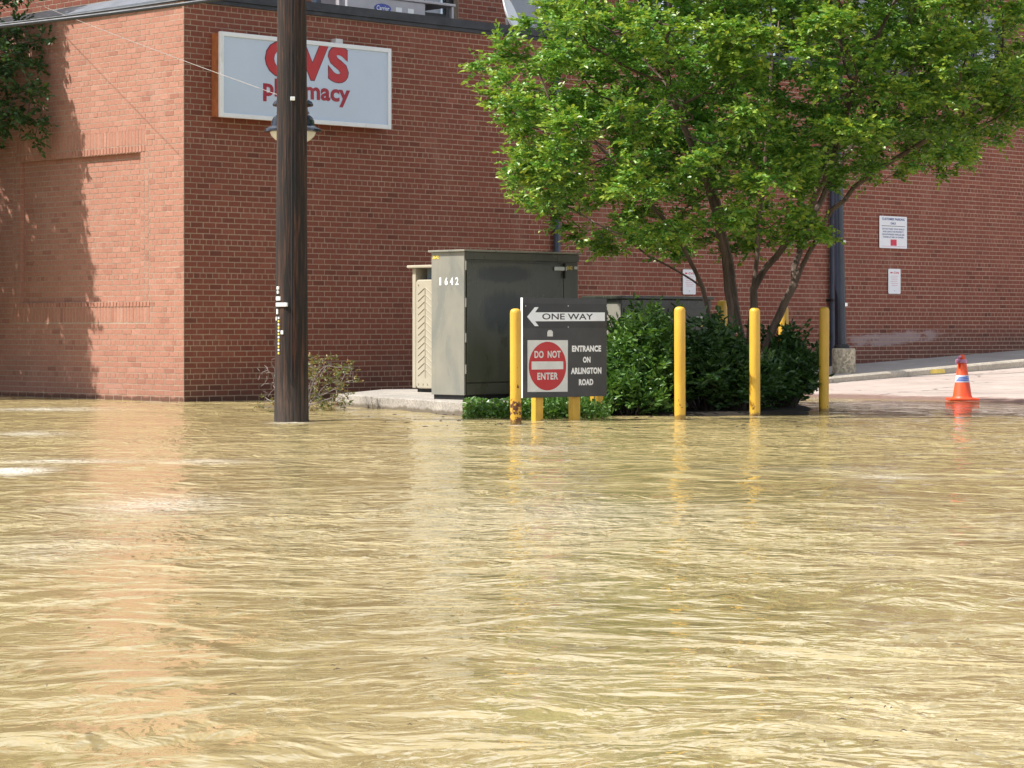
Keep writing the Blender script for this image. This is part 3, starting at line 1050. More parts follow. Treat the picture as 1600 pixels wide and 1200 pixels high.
for a, b, c, d in wins:
    w0 = uo + DR * a - NR * 0.10
    fw = 0.10
    fr = part('window', M_FRAME, bld, lambda m: (
        m.box(w0 + UP * c, DR * 0.05, -NR * 0.08, UP * (d - c)),
        m.box(w0 + DR * (b - a - 0.15) + UP * c, DR * 0.15, -NR * 0.08, UP * (d - c)),
        m.box(w0 + DR * ((b - a) * 0.5 - 0.05) + UP * (c + 0.05), DR * fw, -NR * 0.08, UP * (d - c - 0.1)),
        m.box(w0 + DR * 0.05 + UP * c, DR * (b - a - 0.2), -NR * 0.08, UP * 0.05),
        m.box(w0 + DR * 0.05 + UP * (d - 0.05), DR * (b - a - 0.2), -NR * 0.08, UP * 0.05)))
    half = (b - a) * 0.5
    for s0, s1 in ((0.05, half - 0.05), (half + 0.05, b - a - 0.15)):
        part('pane', M_GLASS, fr, lambda m: m.box(w0 + DR * s0 - NR * 0.03 + UP * (c + 0.05), DR * (s1 - s0), -NR * 0.008, UP * (d - c - 0.1)))
        part('blind', M_CURT, fr, lambda m: m.box(w0 + DR * s0 - NR * 0.12 + UP * (c + 0.02), DR * (s1 - s0), -NR * 0.01, UP * (d - c - 0.04)))

# downspouts on the long wall
def downspout(u, zt, label):
    t = t_right(u, 0.07)
    z0 = max(-0.1, kerb_z(t) + 0.02) + 0.01
    r = empty('downspout', PR(t, 0.0, z0), label, 'downspout', 'downspouts on the long brick wall')
    part('pipe', M_PIPE, r, lambda m: m.tube([PR(t, 0.075, z0), PR(t, 0.075, zt)], 0.05, 14), True)
    for z in (1.35, 2.75, 4.2):
        part('bracket', M_DARK, r, lambda m: m.box(PR(t - 0.085, 0.008, z), DR * 0.17, NR * 0.135, UP * 0.035))
    part('rain_hopper', M_PIPE, r, lambda m: m.prism([PR(t - 0.12, 0.01, zt), PR(t + 0.12, 0.01, zt), PR(t + 0.12, 0.15, zt), PR(t - 0.12, 0.15, zt)], UP * 0.22))
downspout(870, 4.70, 'dark blue downspout rising behind the tall utility cabinet')
downspout(1301, 4.70, 'dark downspout on the wall just behind the black lamp post')
t495 = t_right(495, -0.8)
vp = empty('vent_pipe', PR(t495, -0.8, ZTOP - 0.1), 'thin blue grey vent pipe on the roof just right of the pole', 'pipe')
part('pipe', M_PIPE, vp, lambda m: m.tube([PR(t495, -0.8, ZTOP - 0.1), PR(t495, -0.8, ZTOP + 0.9)], 0.055, 12), True)
part('collar', M_FLASH, vp, lambda m: m.lathe(PR(t495, -0.8, ZTOP - 0.1), [(0.13, 0), (0.13, 0.02), (0.07, 0.12)], 16), True)

# ================================================================== LIGHTBOX SIGN
ta, zta = tz_right(345, 50, 0.20)
tb, ztb = tz_right(610, 78, 0.20)
SZ0, SZ1 = 3.565, 4.61
sg = empty('store_sign', PR((ta + tb) / 2, 0.0, SZ0), 'white lightbox wall sign with red lettering partly hidden by the pole', 'sign')
part('sign_box', M_ORANGE, sg, lambda m: m.box(PR(ta, 0.012, SZ0), DR * (tb - ta), NR * 0.175, UP * (SZ1 - SZ0)))
fwid = 0.055
def rim(m):
    o = PR(ta - 0.012, 0.165, SZ0 - 0.012)
    W, H = tb - ta + 0.024, SZ1 - SZ0 + 0.024
    m.box(o, DR * fwid, NR * 0.045, UP * H, 0.006)
    m.box(o + DR * (W - fwid), DR * fwid, NR * 0.045, UP * H, 0.006)
    m.box(o + DR * fwid, DR * (W - 2 * fwid), NR * 0.044, UP * fwid, 0.006)
    m.box(o + DR * fwid + UP * (H - fwid), DR * (W - 2 * fwid), NR * 0.044, UP * fwid, 0.006)
part('frame', M_WHITE, sg, rim)
face = part('sign_face', M_FACE, sg, lambda m: m.box(PR(ta + 0.03, 0.17, SZ0 + 0.03), DR * (tb - ta - 0.06), NR * 0.022, UP * (SZ1 - SZ0 - 0.06)))
def on_sign(u, v):
    t, z = tz_right(u, v, 0.192)
    return t, z
def sign_letters(body, u0, v0, u1, v1, mat, bold, depth, sp=1.0):
    # u0,v0 lower left of the word, u1,v1 upper right
    a, z0 = on_sign(u0, v0)
    b, z1 = on_sign(u1, v1)
    text_part('lettering', body, PR(a, 0.192, z0), DR, UP, b - a, z1 - z0, mat, face, bold, depth, spacing=sp)
sign_letters('CVS', 413.5, 120, 545, 73.5, M_PLUM, 0.056, 0.0025, 1.15)
sign_letters('CVS', 414.7, 119, 543.8, 75, M_RED, 0.046, 0.0045, 1.17)
sign_letters('pharmacy', 411, 158, 547, 133, M_DKRED, 0.032, 0.003, 1.02)
part('junction_box', M_GREYW, sg, lambda m: m.box(PR(ta + 1.95, 0.02, SZ1 + 0.014), DR * 0.12, NR * 0.1, UP * 0.07, 0.008))

# ================================================================== ROOF THINGS
ac_t0, ac_t1 = t_right(527, -0.55), t_right(706, -0.55)
ac = empty('air_conditioner', PR((ac_t0 + ac_t1) / 2, -0.6, ZTOP - 0.1), 'grey rooftop air conditioner with blue oval badge behind the parapet', 'air conditioner')
part('casing', M_ACU, ac, lambda m: m.box(PR(ac_t0 + 0.15, -0.52, ZTOP - 0.08), DR * 1.42, -NR * 0.75, UP * 0.45, 0.015))
part('condenser_grille', M_DARK, ac, lambda m: m.box(PR(ac_t0 + 1.572, -0.56, ZTOP - 0.08), DR * 0.42, -NR * 0.68, UP * 0.34))
part('lid', M_ACU, ac, lambda m: m.box(PR(ac_t0 + 0.13, -0.50, ZTOP + 0.372), DR * (ac_t1 - ac_t0 - 0.1), -NR * 0.79, UP * 0.035, 0.008))
part('corner_post', M_ACU, ac, lambda m: m.box(PR(ac_t1 - 0.03, -0.52, ZTOP - 0.08), DR * 0.04, -NR * 0.05, UP * 0.45))
def badge_mb(m):
    c = PR(ac_t0 + 0.78, -0.516, ZTOP + 0.235)
    m.prism([c + DR * (0.15 * math.cos(k * math.pi / 12)) + UP * (0.062 * math.sin(k * math.pi / 12)) for k in range(24)], NR * 0.004)
bd = part('badge', M_LOGO, ac, badge_mb)
text_part('lettering', 'Carrier', PR(ac_t0 + 0.665, -0.511, ZTOP + 0.205), DR, UP, 0.23, 0.062, M_LETTER, bd, 0.012, 0.002, 0.15)
for dx in (1.02, 1.24):
    part('notice_sticker', M_LETTER, ac, lambda m: m.box(PR(ac_t0 + dx, -0.518, ZTOP + 0.16), DR * 0.11, NR * 0.003, UP * 0.11))

td = t_right(795, -0.35)
dishc = PR(td, -0.35, ZTOP + 0.28)
dish = empty('satellite_dish', PR(td, -0.35, ZTOP - 0.1), 'white satellite dish seen edge-on at the parapet beside the tree', 'satellite dish')
def dish_mb(m):
    axis = Vector((0.9, -0.25, 0.36)).normalized()
    sx = axis.cross(UP).normalized()
    sy = sx.cross(axis)
    n, rings = 24, 6
    vs, fs = [], []
    for side, o_ in ((0, 0.0), (1, -0.012)):
        for j in range(rings + 1):
            r = 0.30 * j / rings
            for k in range(n):
                a = 2 * math.pi * k / n
                vs.append(dishc + sx * (r * math.cos(a)) + sy * (r * 1.1 * math.sin(a)) + axis * (r * r * 0.75 + o_))
    W = (rings + 1) * n
    for j in range(rings):
        for k in range(n):
            a, b = j * n + k, j * n + (k + 1) % n
            fs.append((a, b, b + n, a + n))
            fs.append((W + a + n, W + b + n, W + b, W + a))
    for k in range(n):
        a, b = rings * n + k, rings * n + (k + 1) % n
        fs.append((a, b, W + b, W + a))
    m.add(vs, fs)
part('reflector', M_WHITE, dish, dish_mb, True)
part('mast', M_STEEL, dish, lambda m: m.tube([PR(td, -0.35, ZTOP - 0.1), PR(td, -0.36, ZTOP + 0.12), dishc - Vector((0.04, 0, 0))], 0.022, 8), True)
part('feed_arm', M_STEEL, dish, lambda m: m.tube([dishc + Vector((0.0, 0, -0.30)), dishc + Vector((0.36, -0.10, -0.16)), dishc + Vector((0.36, -0.1, -0.06))], 0.012, 6), True)

# ================================================================== WALL NOTICES
def notice(u0, v0, u1, v1, label, fn=None, rad=0.02):
    a, z1 = tz_right(u0, v0, 0.02)
    b, _ = tz_right(u1, v0, 0.02)
    _, z0 = tz_right((u0 + u1) / 2, v1, 0.02)
    _, z1 = tz_right((u0 + u1) / 2, v0, 0.02)
    r = empty('wall_notice', PR((a + b) / 2, 0.0, z0), label, 'sign', 'parking notices on the long brick wall')
    W, H = b - a, z1 - z0
    def plate(m):
        pts = []
        for cx, cz, s in ((W - rad, rad, -90), (W - rad, H - rad, 0), (rad, H - rad, 90), (rad, rad, 180)):
            for k in range(5):
                an = R(s + k * 22.5)
                pts.append(PR(a + cx + rad * math.cos(an), 0.017, z0 + cz + rad * math.sin(an)))
        m.prism(pts, NR * 0.005)
    pl = part('plate', M_WHITE, r, plate)
    for zz in (0.05, H - 0.05):
        part('screw', M_STEEL, r, lambda m: m.tube([PR(a + W / 2, 0.0, z0 + zz), PR(a + W / 2, 0.026, z0 + zz)], 0.008, 8))
    def line(body, f0, f1, fz0, fz1, mat, bold=0.02):
        text_part('lettering', body, PR(a + W * f0, 0.022, z0 + H * fz0), DR, UP, W * (f1 - f0), H * (fz1 - fz0), mat, pl, bold, 0.0015)
    def bar(f0, f1, fz0, fz1, mat):
        part('printed_mark', mat, pl, lambda m: m.box(PR(a + W * f0, 0.0222, z0 + H * fz0), DR * (W * (f1 - f0)), NR * 0.001, UP * (H * (fz1 - fz0))))
    fn(line, bar)

def big_notice(line, bar):
    line('CUSTOMER PARKING', 0.09, 0.91, 0.87, 0.945, M_BLUEINK, 0.03)
    line('ONLY', 0.40, 0.60, 0.74, 0.81, M_BLUEINK, 0.03)
    bar(0.08, 0.92, 0.685, 0.70, M_INK)
    for k, tx in enumerate(('DO NOT PARK YOUR VEHICLE', 'AND LEAVE THE PROPERTY', 'UNAUTHORIZED VEHICLES ARE', 'TOWED AT RISK OF OWNER')):
        line(tx, 0.10 + 0.02 * (k % 2), 0.90 - 0.02 * (k % 2), 0.575 - 0.085 * k, 0.625 - 0.085 * k, M_BLUEINK, 0.02)
    bar(0.40, 0.62, 0.08, 0.275, M_REDINK)
    bar(0.06, 0.94, 0.055, 0.065, M_PINK)
notice(1374, 338, 1417, 388, 'large white parking notice with blue print and a red square', big_notice, 0.015)

def small_notice(line, bar):
    line('CVS', 0.42, 0.86, 0.80, 0.88, M_REDINK, 0.03)
    bar(0.16, 0.34, 0.815, 0.87, M_REDINK)
    for k in range(6):
        bar(0.18 + 0.04 * (k % 3), 0.80 - 0.05 * (k % 2), 0.70 - 0.075 * k, 0.715 - 0.075 * k, M_PINK)
notice(1388, 420, 1407, 459, 'small white notice with red heading below the larger parking notice', small_notice)
notice(1067, 421, 1087, 460, 'small white notice on the wall behind the left tree stem', small_notice)

# ================================================================== UTILITY POLE
px, py = -2.156, 24.9
pole = empty('utility_pole', (px, py, -0.28), 'thick dark wooden utility pole standing in the flood water', 'utility pole')
def pole_mb(m):
    nz, nk = 60, 40
    vs, fs = [], []
    for j in range(nz + 1):
        z = -0.28 + 9.8 * j / nz
        r = 0.163 - 0.0052 * max(z, 0) + (0.008 * math.exp(-max(z, 0) * 2))
        for k in range(nk):
            a = 2 * math.pi * k / nk
            rr = r * (1 + 0.018 * float(perlin(np.array([a * 2.2]), np.array([z * 0.35]))[0]) + 0.012 * float(perlin(np.array([a * 7 + 9]), np.array([z * 0.8]))[0]))
            # a deep drying check down the front
            da = (a - R(-84) + math.pi) % (2 * math.pi) - math.pi
            rr -= 0.016 * math.exp(-(da / 0.07) ** 2) * (1 if 0.5 < z else 0.3)
            vs.append((px + rr * math.cos(a) + 0.004 * z * 0.3, py + rr * math.sin(a), z))
    for j in range(nz):
        for k in range(nk):
            a, b = j * nk + k, j * nk + (k + 1) % nk
            fs.append((a, b, b + nk, a + nk))
    fs.append(tuple(range(nz * nk, (nz + 1) * nk)))
    m.add(vs, fs)
part('pole_shaft', M_POLE, pole, pole_mb, True)
def pole_pt(u, v, extra=0.004):
    """point on the camera-facing surface of the pole"""
    x = (u - 800) * (py - 0.12) / F
    dx = max(-0.155, min(0.155, x - px))
    y = py - math.sqrt(max(0.0, 0.160 ** 2 - dx * dx)) - extra
    return Vector((px + dx, y, CAM_H - (v - HOR) * y / F))
def tagbox(name, mat, u, v, wu, hv):
    c = pole_pt(u, v)
    s = 24.75 / F
    ang = math.asin(max(-1, min(1, (c.x - px) / 0.16)))
    ax = Vector((math.cos(ang), math.sin(ang), 0))
    nn = Vector((math.sin(ang), -math.cos(ang), 0))
    part(name, mat, pole, lambda m: m.box(c - ax * (wu * s / 2) - UP * (hv * s / 2) - nn * 0.02, ax * (wu * s), nn * 0.026, UP * (hv * s), 0.004))
for u, v, wu, hv in ((434, 450, 5, 5), (434, 456.5, 4, 5), (434.5, 466.5, 10, 6), (440, 476, 21, 6), (433, 487, 3.5, 8), (431.5, 498, 2.5, 6), (441, 519.5, 4.5, 6), (458, 154, 7, 6)):
    tagbox('pole_tag', M_LETTER, u, v, wu, hv)
for k in range(12):
    tagbox('number_strip_tag', M_TAGY if k % 2 else M_LETTER, 435.5, 497 + k * 5.0, 3.2, 3.4)
part('ground_wire', M_CABLE, pole, lambda m: m.tube([pole_pt(456, v, 0.001) for v in range(-120, 640, 40)], 0.006, 6), True)
part('crossarm', M_BARKD, pole, lambda m: m.box((px - 1.1, py - 0.28, 8.6), (2.2, 0, 0), (0, 0.11, 0), (0, 0, 0.13), 0.006))

# pendant lamp carried on a bracket behind the pole
lx, ly = (457.5 - 800) * 25.3 / F, 25.32
def lz(v): return CAM_H - (v - HOR) * ly / F
s = ly / F
lamp = empty('pendant_lamp', (lx, ly, lz(236)), 'black bell shaped street lamp half hidden behind the wooden pole', 'street lamp')
part('bell_shade', M_LAMPB, lamp, lambda m: m.lathe((lx, ly, lz(205)), [(0.26 * 1.0, -0.012), (0.285, -0.008), (0.283, 0.012), (0.262, 0.03), (0.225, 0.048), (0.215, 0.07), (0.212, 0.10), (0.195, 0.135), (0.165, 0.16), (0.14, 0.172), (0.13, 0.18)], 40), True)
part('vented_neck', M_LAMPB, lamp, lambda m: (m.lathe((lx, ly, lz(176)), [(0.165, -0.006), (0.15, 0.02), (0.145, 0.055), (0.16, 0.06), (0.198, 0.066), (0.203, 0.078), (0.19, 0.105), (0.155, 0.13), (0.08, 0.145), (0.03, 0.15), (0.028, 0.22)], 32)), True)
part('glass_globe', M_GLOBE, lamp, lambda m: m.lathe((lx, ly, lz(206)), [(0.0, -0.125), (0.06, -0.122), (0.12, -0.108), (0.175, -0.08), (0.215, -0.04), (0.232, 0.0)], 32), True)
part('bracket_arm', M_LAMPB, lamp, lambda m: m.tube([(lx, ly, lz(176) + 0.2), (lx, ly, lz(176) + 0.55), (lx + 0.005, ly - 0.1, lz(176) + 0.68), (px + 0.02, py + 0.13, lz(176) + 0.70)], 0.022, 10), True)

# cables
def cable(name, pts, r, mat, label, sag=0.0):
    P = []
    n = 36
    a, b = Vector(pts[0]), Vector(pts[-1])
    if len(pts) == 2:
        for k in range(n + 1):
            f = k / n
            P.append(a.lerp(b, f) - UP * (4 * sag * f * (1 - f)))
    else:
        P = [Vector(p) for p in pts]
    m = MB()
    m.tube(P, r, 8)
    return tag(m.build(name, mat, None, True), label, 'cable')
cable('overhead_cable', [(px - 0.05, py + 0.12, 4.25), (-11.8, 28.6, 3.95)], 0.020, M_CABLE, 'thick dark overhead cable crossing above the left wall', 0.16)
cable('overhead_cable', [(px - 0.05, py + 0.12, 4.31), (-11.8, 28.9, 4.05)], 0.012, M_CABLE, 'thinner dark overhead cable running just above the thick one', 0.20)
cable('service_wire', [(px - 0.12, py + 0.1, 3.20), (-6.55, 34.3, 5.35)], 0.0032, M_WIRE, 'thin pale wire slanting from the pole up across the sign', 0.02)

# ================================================================== PAD AND CABINETS
PADZ = 0.145
pad = empty('concrete_pad', (-0.6, 29.5, -0.3), 'raised concrete pad that carries the utility cabinets', 'concrete pad')
def pad_mb(m):
    m.prism([(-2.08, 30.0, -0.3), (-0.43, 26.4, -0.3), (1.35, 28.15, -0.3), (0.9, 33.6, -0.3), (-1.6, 32.5, -0.3)], UP * (0.3 + PADZ))
p_ = part('slab', M_CONC, pad, pad_mb)
bv = p_.modifiers.new('bevel', 'BEVEL'); bv.width = 0.012; bv.segments = 2

# tall olive cabinet
cc = Vector((-0.516, 27.45, PADZ))
CW, CD, CH = 1.76, 0.52, 1.60
cab = empty('utility_cabinet', cc, 'tall olive metal utility cabinet with a pale sunlit side on the pad', 'cabinet')
part('plinth', M_DARK, cab, lambda m: m.box(cc + DR * 0.02 + DL * 0.02 + UP * 0.001, DR * (CW - 0.04), DL * (CD - 0.04), UP * 0.05))
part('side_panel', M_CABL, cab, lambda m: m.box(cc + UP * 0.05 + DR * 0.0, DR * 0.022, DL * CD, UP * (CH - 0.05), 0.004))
part('body', M_CAB, cab, lambda m: m.box(cc + UP * 0.05 + DR * 0.024 + DL * 0.012, DR * (CW - 0.024), DL * (CD - 0.012), UP * (CH - 0.05)))
dr = part('door', M_CABS, cab, lambda m: m.box(cc + UP * 0.19 + DR * 0.035 + NR * 0.010, DR * (CW - 0.28), DL * 0.02, UP * (CH - 0.30), 0.004))
part('door', M_CAB, cab, lambda m: m.box(cc + UP * 0.19 + DR * (CW - 0.235) + NR * 0.010, DR * 0.225, DL * 0.02, UP * (CH - 0.30), 0.004))
part('kick_panel', M_CAB, cab, lambda m: m.box(cc + UP * 0.055 + DR * 0.035 + NR * 0.008, DR * (CW - 0.05), DL * 0.02, UP * 0.12, 0.004))
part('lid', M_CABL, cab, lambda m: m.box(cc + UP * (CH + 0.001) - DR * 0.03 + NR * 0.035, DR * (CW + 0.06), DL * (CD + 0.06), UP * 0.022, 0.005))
part('drip_rail', M_CAB, cab, lambda m: m.box(cc + UP * (CH - 0.085) + DR * 0.02 + NR * 0.018, DR * (CW - 0.02), DL * 0.03, UP * 0.082, 0.004))
for z in (0.28, 0.62, 1.0, 1.40):
    part('hinge', M_CABL, cab, lambda m: m.tube([cc + DR * 0.012 + NR * 0.014 + UP * z, cc + DR * 0.012 + NR * 0.014 + UP * (z + 0.1)], 0.011, 8))
hd = part('handle', M_GREYW, dr, lambda m: m.box(cc + DR * (CW - 0.40) + NR * 0.018 + UP * (CH - 0.185), DR * 0.19, NR * 0.02, UP * 0.045, 0.01))
part('latch_bar', M_DARK, dr, lambda m: m.box(cc + DR * (CW - 0.252) + NR * 0.012 + UP * (CH - 0.27), DR * 0.014, NR * 0.03, UP * 0.17))
part('badge', M_GREYW, cab, lambda m: m.box(cc + DR * (CW - 0.07) + NR * 0.0105 + UP * (CH - 0.165), DR * 0.05, NR * 0.004, UP * 0.03, 0.001))
text_part('lettering', '3642', cc + DR * (CW - 0.19) + NR * 0.011 + UP * (CH - 0.17), DR, UP, 0.09, 0.04, M_TAGY, cab, 0.03, 0.001)
# number stickers and yellow tag on the pale side
ed = -DL
for k in range(4):
    text_part('number_sticker', '1642'[k], cc + DL * (CD - 0.13 - 0.085 * k) - DR * 0.001 + UP * 1.24, ed, UP, 0.05 if k else 0.03, 0.085, M_LETTER, cab, 0.03, 0.002)
text_part('tag_number', '3642', cc + DL * (CD - 0.02) - DR * 0.001 + UP * 1.525, ed, UP, 0.10, 0.045, M_TAGY, cab, 0.05, 0.002)

# beige enclosure with an embossed chevron panel behind it
bc = Vector((-0.86, 30.55, PADZ))
enc = empty('beige_enclosure', bc, 'beige enclosure with an embossed chevron panel behind the tall cabinet', 'enclosure')
EW, EH = 0.62, 1.50
b0 = bc + DL * (-0.10)
part('plinth', M_DARK, enc, lambda m: m.box(b0 + DR * 0.05 + UP * 0.001, DR * 0.8, DL * (EW - 0.06), UP * 0.05))
part('body', M_BEIGE, enc, lambda m: m.box(b0 + UP * 0.05 + DL * 0.54, DR * 0.9, DL * 0.06, UP * (EH - 0.05), 0.008))
part('backing', M_TEAL, enc, lambda m: m.box(b0 + UP * 0.05 + DR * 0.1 - DL * 0.10, DR * 0.8, DL * 0.54, UP * (EH - 0.05)))
part('lid', M_BEIGE, enc, lambda m: m.box(b0 + UP * (EH + 0.002) - DR * 0.05 - DL * 0.10, DR * 1.0, DL * 0.75, UP * 0.035, 0.012))
def chev_panel(m):
    a0, a1, z0, z1, rad = 0.19, 0.53, 0.045, EH - 0.14, 0.05
    pts = []
    for cx, cz, st in ((a1 - rad, z0 + rad, -90), (a1 - rad, z1 - rad, 0), (a0 + rad, z1 - rad, 90), (a0 + rad, z0 + rad, 180)):
        for k in range(6):
            an = R(st + k * 18)
            pts.append(b0 + DL * (cx + rad * math.cos(an)) + UP * (cz + rad * math.sin(an)) + DR * 0.06)
    m.prism(pts, -DR * 0.07)
cp = part('chevron_panel', M_BEIGE, enc, chev_panel)
bv = cp.modifiers.new('bevel', 'BEVEL'); bv.width = 0.014; bv.segments = 3; bv.limit_method = 'ANGLE'
M_GROOVE = simple('groove_beige', (0.37, 0.32, 0.23), 0.6)
xm = 0.36
for k in range(13):
    z = 0.20 + k * 0.082
    for sd in (-1, 1):
        part('embossed_rib', M_BEIGE if sd < 0 else M_GROOVE, cp, lambda m: m.tube([b0 + DL * (xm + sd * 0.012) + UP * (z + 0.075) - DR * 0.011, b0 + DL * (xm + sd * 0.125) + UP * z - DR * 0.011], 0.0065, 5))
part('embossed_rib', M_GROOVE, cp, lambda m: m.tube([b0 + DL * xm + UP * 0.18 - DR * 0.011, b0 + DL * xm + UP * 1.26 - DR * 0.011], 0.006, 5))
for a, z in ((0.24, 0.10), (0.48, 0.10), (0.32, 0.10), (0.40, 0.10), (0.24, 1.30), (0.48, 1.30)):
    part('screw', M_GROOVE, cp, lambda m: m.tube([b0 + DL * a + UP * z - DR * 0.008, b0 + DL * a + UP * z - DR * 0.016], 0.011, 8))

# low dark green cabinet half hidden by shrubs
gc = at(972, 600, 30.6); gc.z = 0.10
lowc = empty('utility_cabinet', gc, 'low dark green utility cabinet half hidden behind the shrubs', 'cabinet')
GH, GW, GD = 1.17, 1.62, 0.62
part('body', M_CABD, lowc, lambda m: m.box(gc - UP * 0.1, DR * GW, DL * GD, UP * (GH + 0.1), 0.01))
part('side_panel', M_CABL, lowc, lambda m: m.box(gc - DR * 0.012 + DL * 0.015, DR * 0.01, DL * (GD - 0.03), UP * (GH - 0.06), 0.002))  # paler than the body: sunlight on this face is in the colour
part('lid', M_CABD, lowc, lambda m: m.box(gc + UP * (GH + 0.001) - DR * 0.03 + NR * 0.03, DR * (GW + 0.06), DL * (GD + 0.06), UP * 0.04, 0.01))
for a, b in ((0.03, 0.80), (0.82, 1.59)):
    d_ = part('door', M_CABD, lowc, lambda m: m.box(gc + DR * a + NR * 0.012 + UP * 0.05, DR * (b - a), DL * 0.02, UP * (GH - 0.16), 0.004))
    part('hinge', M_DARK, d_, lambda m: m.tube([gc + DR * a + NR * 0.016 + UP * 0.9, gc + DR * a + NR * 0.016 + UP * 1.0], 0.01, 8))
part('label', M_GREYW, lowc, lambda m: m.box(gc + DR * 1.33 + NR * 0.0125 + UP * 0.93, DR * 0.13, NR * 0.003, UP * 0.035))
part('label', M_TAGY, lowc, lambda m: m.box(gc + DR * 1.34 + NR * 0.0125 + UP * 0.84, DR * 0.10, NR * 0.003, UP * 0.06))

# ================================================================== TRAFFIC BOARD
bo = Vector((0.107, 25.0, 0.0))
ca, sa = math.cos(R(42)), math.sin(R(42))
BD = Vector((ca, sa, 0))
BN = Vector((sa, -ca, 0))
BW = 1.146
def bpt(u, v, w=0.0):
    a = (u - 800) / F
    k = (a * bo.y - bo.x) / (BD.x - a * BD.y)
    Y = bo.y + BD.y * k
    return bo + BD * k + BN * w + UP * (CAM_H - (v - HOR) * Y / F)
BZ0, BZ1 = 0.232, 1.218
board = empty('traffic_board', bo + BD * (BW / 2), 'charcoal one way and do not enter board among the yellow bollards', 'sign')
part('backboard', M_BOARD, board, lambda m: m.box(bo + UP * BZ0 - BN * 0.03, BD * BW, BN * 0.03, UP * (BZ1 - BZ0), 0.003))
part('edge_strip', M_WHITE, board, lambda m: m.box(bo - BD * 0.004 + UP * BZ0 - BN * 0.03, BD * 0.003, BN * 0.03, UP * (BZ1 - BZ0)))
pl1 = part('one_way_plate', M_PLATE, board, lambda m: m.box(bpt(818, 512, 0.0005), BD * (BW - 0.01), BN * 0.004, UP * 0.238))
def zof(u, v): return bpt(u, v).z
def arrow(m):
    w = 0.0048
    pts = [bpt(823, 495, w), bpt(835, 480, w), bpt(841, 480, w), bpt(835.5, 488, w), bpt(944.5, 488.2, w), bpt(944.5, 501.5, w), bpt(835.5, 502, w), bpt(841, 509.5, w), bpt(835, 509.5, w)]
    m.prism(pts, BN * 0.001)
ar = part('arrow', M_REFL, pl1, arrow)
def btext(body, u0, u1, vb, vt, mat, par, bold, w, sp=1.0):
    a, b = bpt(u0, vb, w), bpt(u1, vb, w)
    text_part('lettering', body, a, BD, UP, (b - a).dot(BD), bpt((u0 + u1) / 2, vt).z - bpt((u0 + u1) / 2, vb).z, mat, par, bold, 0.0007, spacing=sp)
btext('ONE WAY', 846.5, 926, 499.2, 489.8, M_INK, ar, 0.012, 0.006)
pl2 = part('do_not_enter_plate', M_GREYW, board, lambda m: m.prism([bpt(824, 612.5, 0.0006), bpt(886.5, 612, 0.0006), bpt(887, 531.5, 0.0006), bpt(824, 531.5, 0.0006)], BN * 0.003))
c0 = bpt(855.2, 572, 0.0038)
rx = (bpt(884.5, 572) - bpt(826.2, 572)).dot(BD) / 2
rz = (bpt(855, 533.5).z - bpt(855, 609.5).z) / 2
part('edge_strip', M_REFL, pl2, lambda m: m.box(bpt(823.9, 531.5, 0.0037), BD * (bpt(887, 531).x - bpt(824, 531).x) * 1.3, BN * 0.0004, UP * 0.004)) if False else None
disc = part('red_disc', M_RED, pl2, lambda m: m.prism([c0 + BD * (rx * math.cos(k * math.pi / 32)) + UP * (rz * math.sin(k * math.pi / 32)) for k in range(64)], BN * 0.001))
part('white_bar', M_GREYW, disc, lambda m: m.prism([bpt(830, 577.5, 0.0049), bpt(879.5, 576.8, 0.0049), bpt(879.5, 564.6, 0.0049), bpt(830, 564.8, 0.0049)], BN * 0.001))
btext('DO  NOT', 834.5, 875.5, 559.5, 548.3, M_GREYW, disc, 0.035, 0.0050, 1.05)
btext('ENTER', 839, 871.5, 593.5, 582.5, M_GREYW, disc, 0.035, 0.0050, 1.08)
for body, u0, u1, vb, vt in (('ENTRANCE', 893.5, 939, 549.8, 540), ('ON', 910.5, 922.5, 566.8, 557.5), ('ARLINGTON', 891.8, 939.5, 584.8, 574.6), ('ROAD', 904.3, 926.8, 602.2, 592.3)):
    btext(body, u0, u1, vb, vt, M_LETTER, board, 0.055, 0.0012, 1.08)
part('sticker', M_GREYW, board, lambda m: m.prism([bpt(855, 525.6, 0.0008), bpt(863.6, 525.6, 0.0008), bpt(863.6, 518, 0.0008), bpt(861, 515.8, 0.0008), bpt(857, 515.8, 0.0008), bpt(855, 519, 0.0008)], BN * 0.001))
for u, v in ((820.5, 478), (887, 478), (947, 478), (887, 511)):
    part('bolt', M_STEEL, board, lambda m: m.tube([bpt(u, v, 0.003), bpt(u, v, 0.010)], 0.008, 8))
for u in (847, 905):
    q = bpt(u, 640, -0.10); q.z = -0.3
    part('post', M_YPOST, board, lambda m: m.box(q - BD * 0.055, BD * 0.105, BN * 0.065, UP * 1.4, 0.006))

# ================================================================== BOLLARDS
def bollard(u, vtop, vbase, dia, label, Y=None, mat=None):
    Yb = Y or CAM_H * F / (vbase - HOR)
    x = (u - 800) * Yb / F
    zt = CAM_H - (vtop - HOR) * Yb / F
    r = dia / 2
    m = MB()
    base = -0.22
    m.lathe((0, 0, 0), [(r, 0), (r, 0.35), (r, 0.8), (r, zt - base - 0.045), (r * 0.93, zt - base - 0.022), (r * 0.72, zt - base - 0.008), (r * 0.35, zt - base - 0.001), (0.0, zt - base)], 28)
    o = m.build('bollard', mat or M_YELLOW, None, True)
    o.location = (x, Yb, base)
    tag(o, label, 'bollard', 'yellow steel bollards round the planting bed')
    o.rotation_euler = (random.gauss(0, 0.004), random.gauss(0, 0.004), random.uniform(0, 6))
    return o
bollard(806, 482, 663, 0.108, 'yellow bollard with rusted foot at the left edge of the board', None, M_YRUST)
bollard(932.5, 498, 657, 0.135, 'yellow bollard hidden behind the board except for its foot', 26.25)
bollard(1062.5, 479, 655, 0.113, 'yellow bollard in front of the bright green shrub')
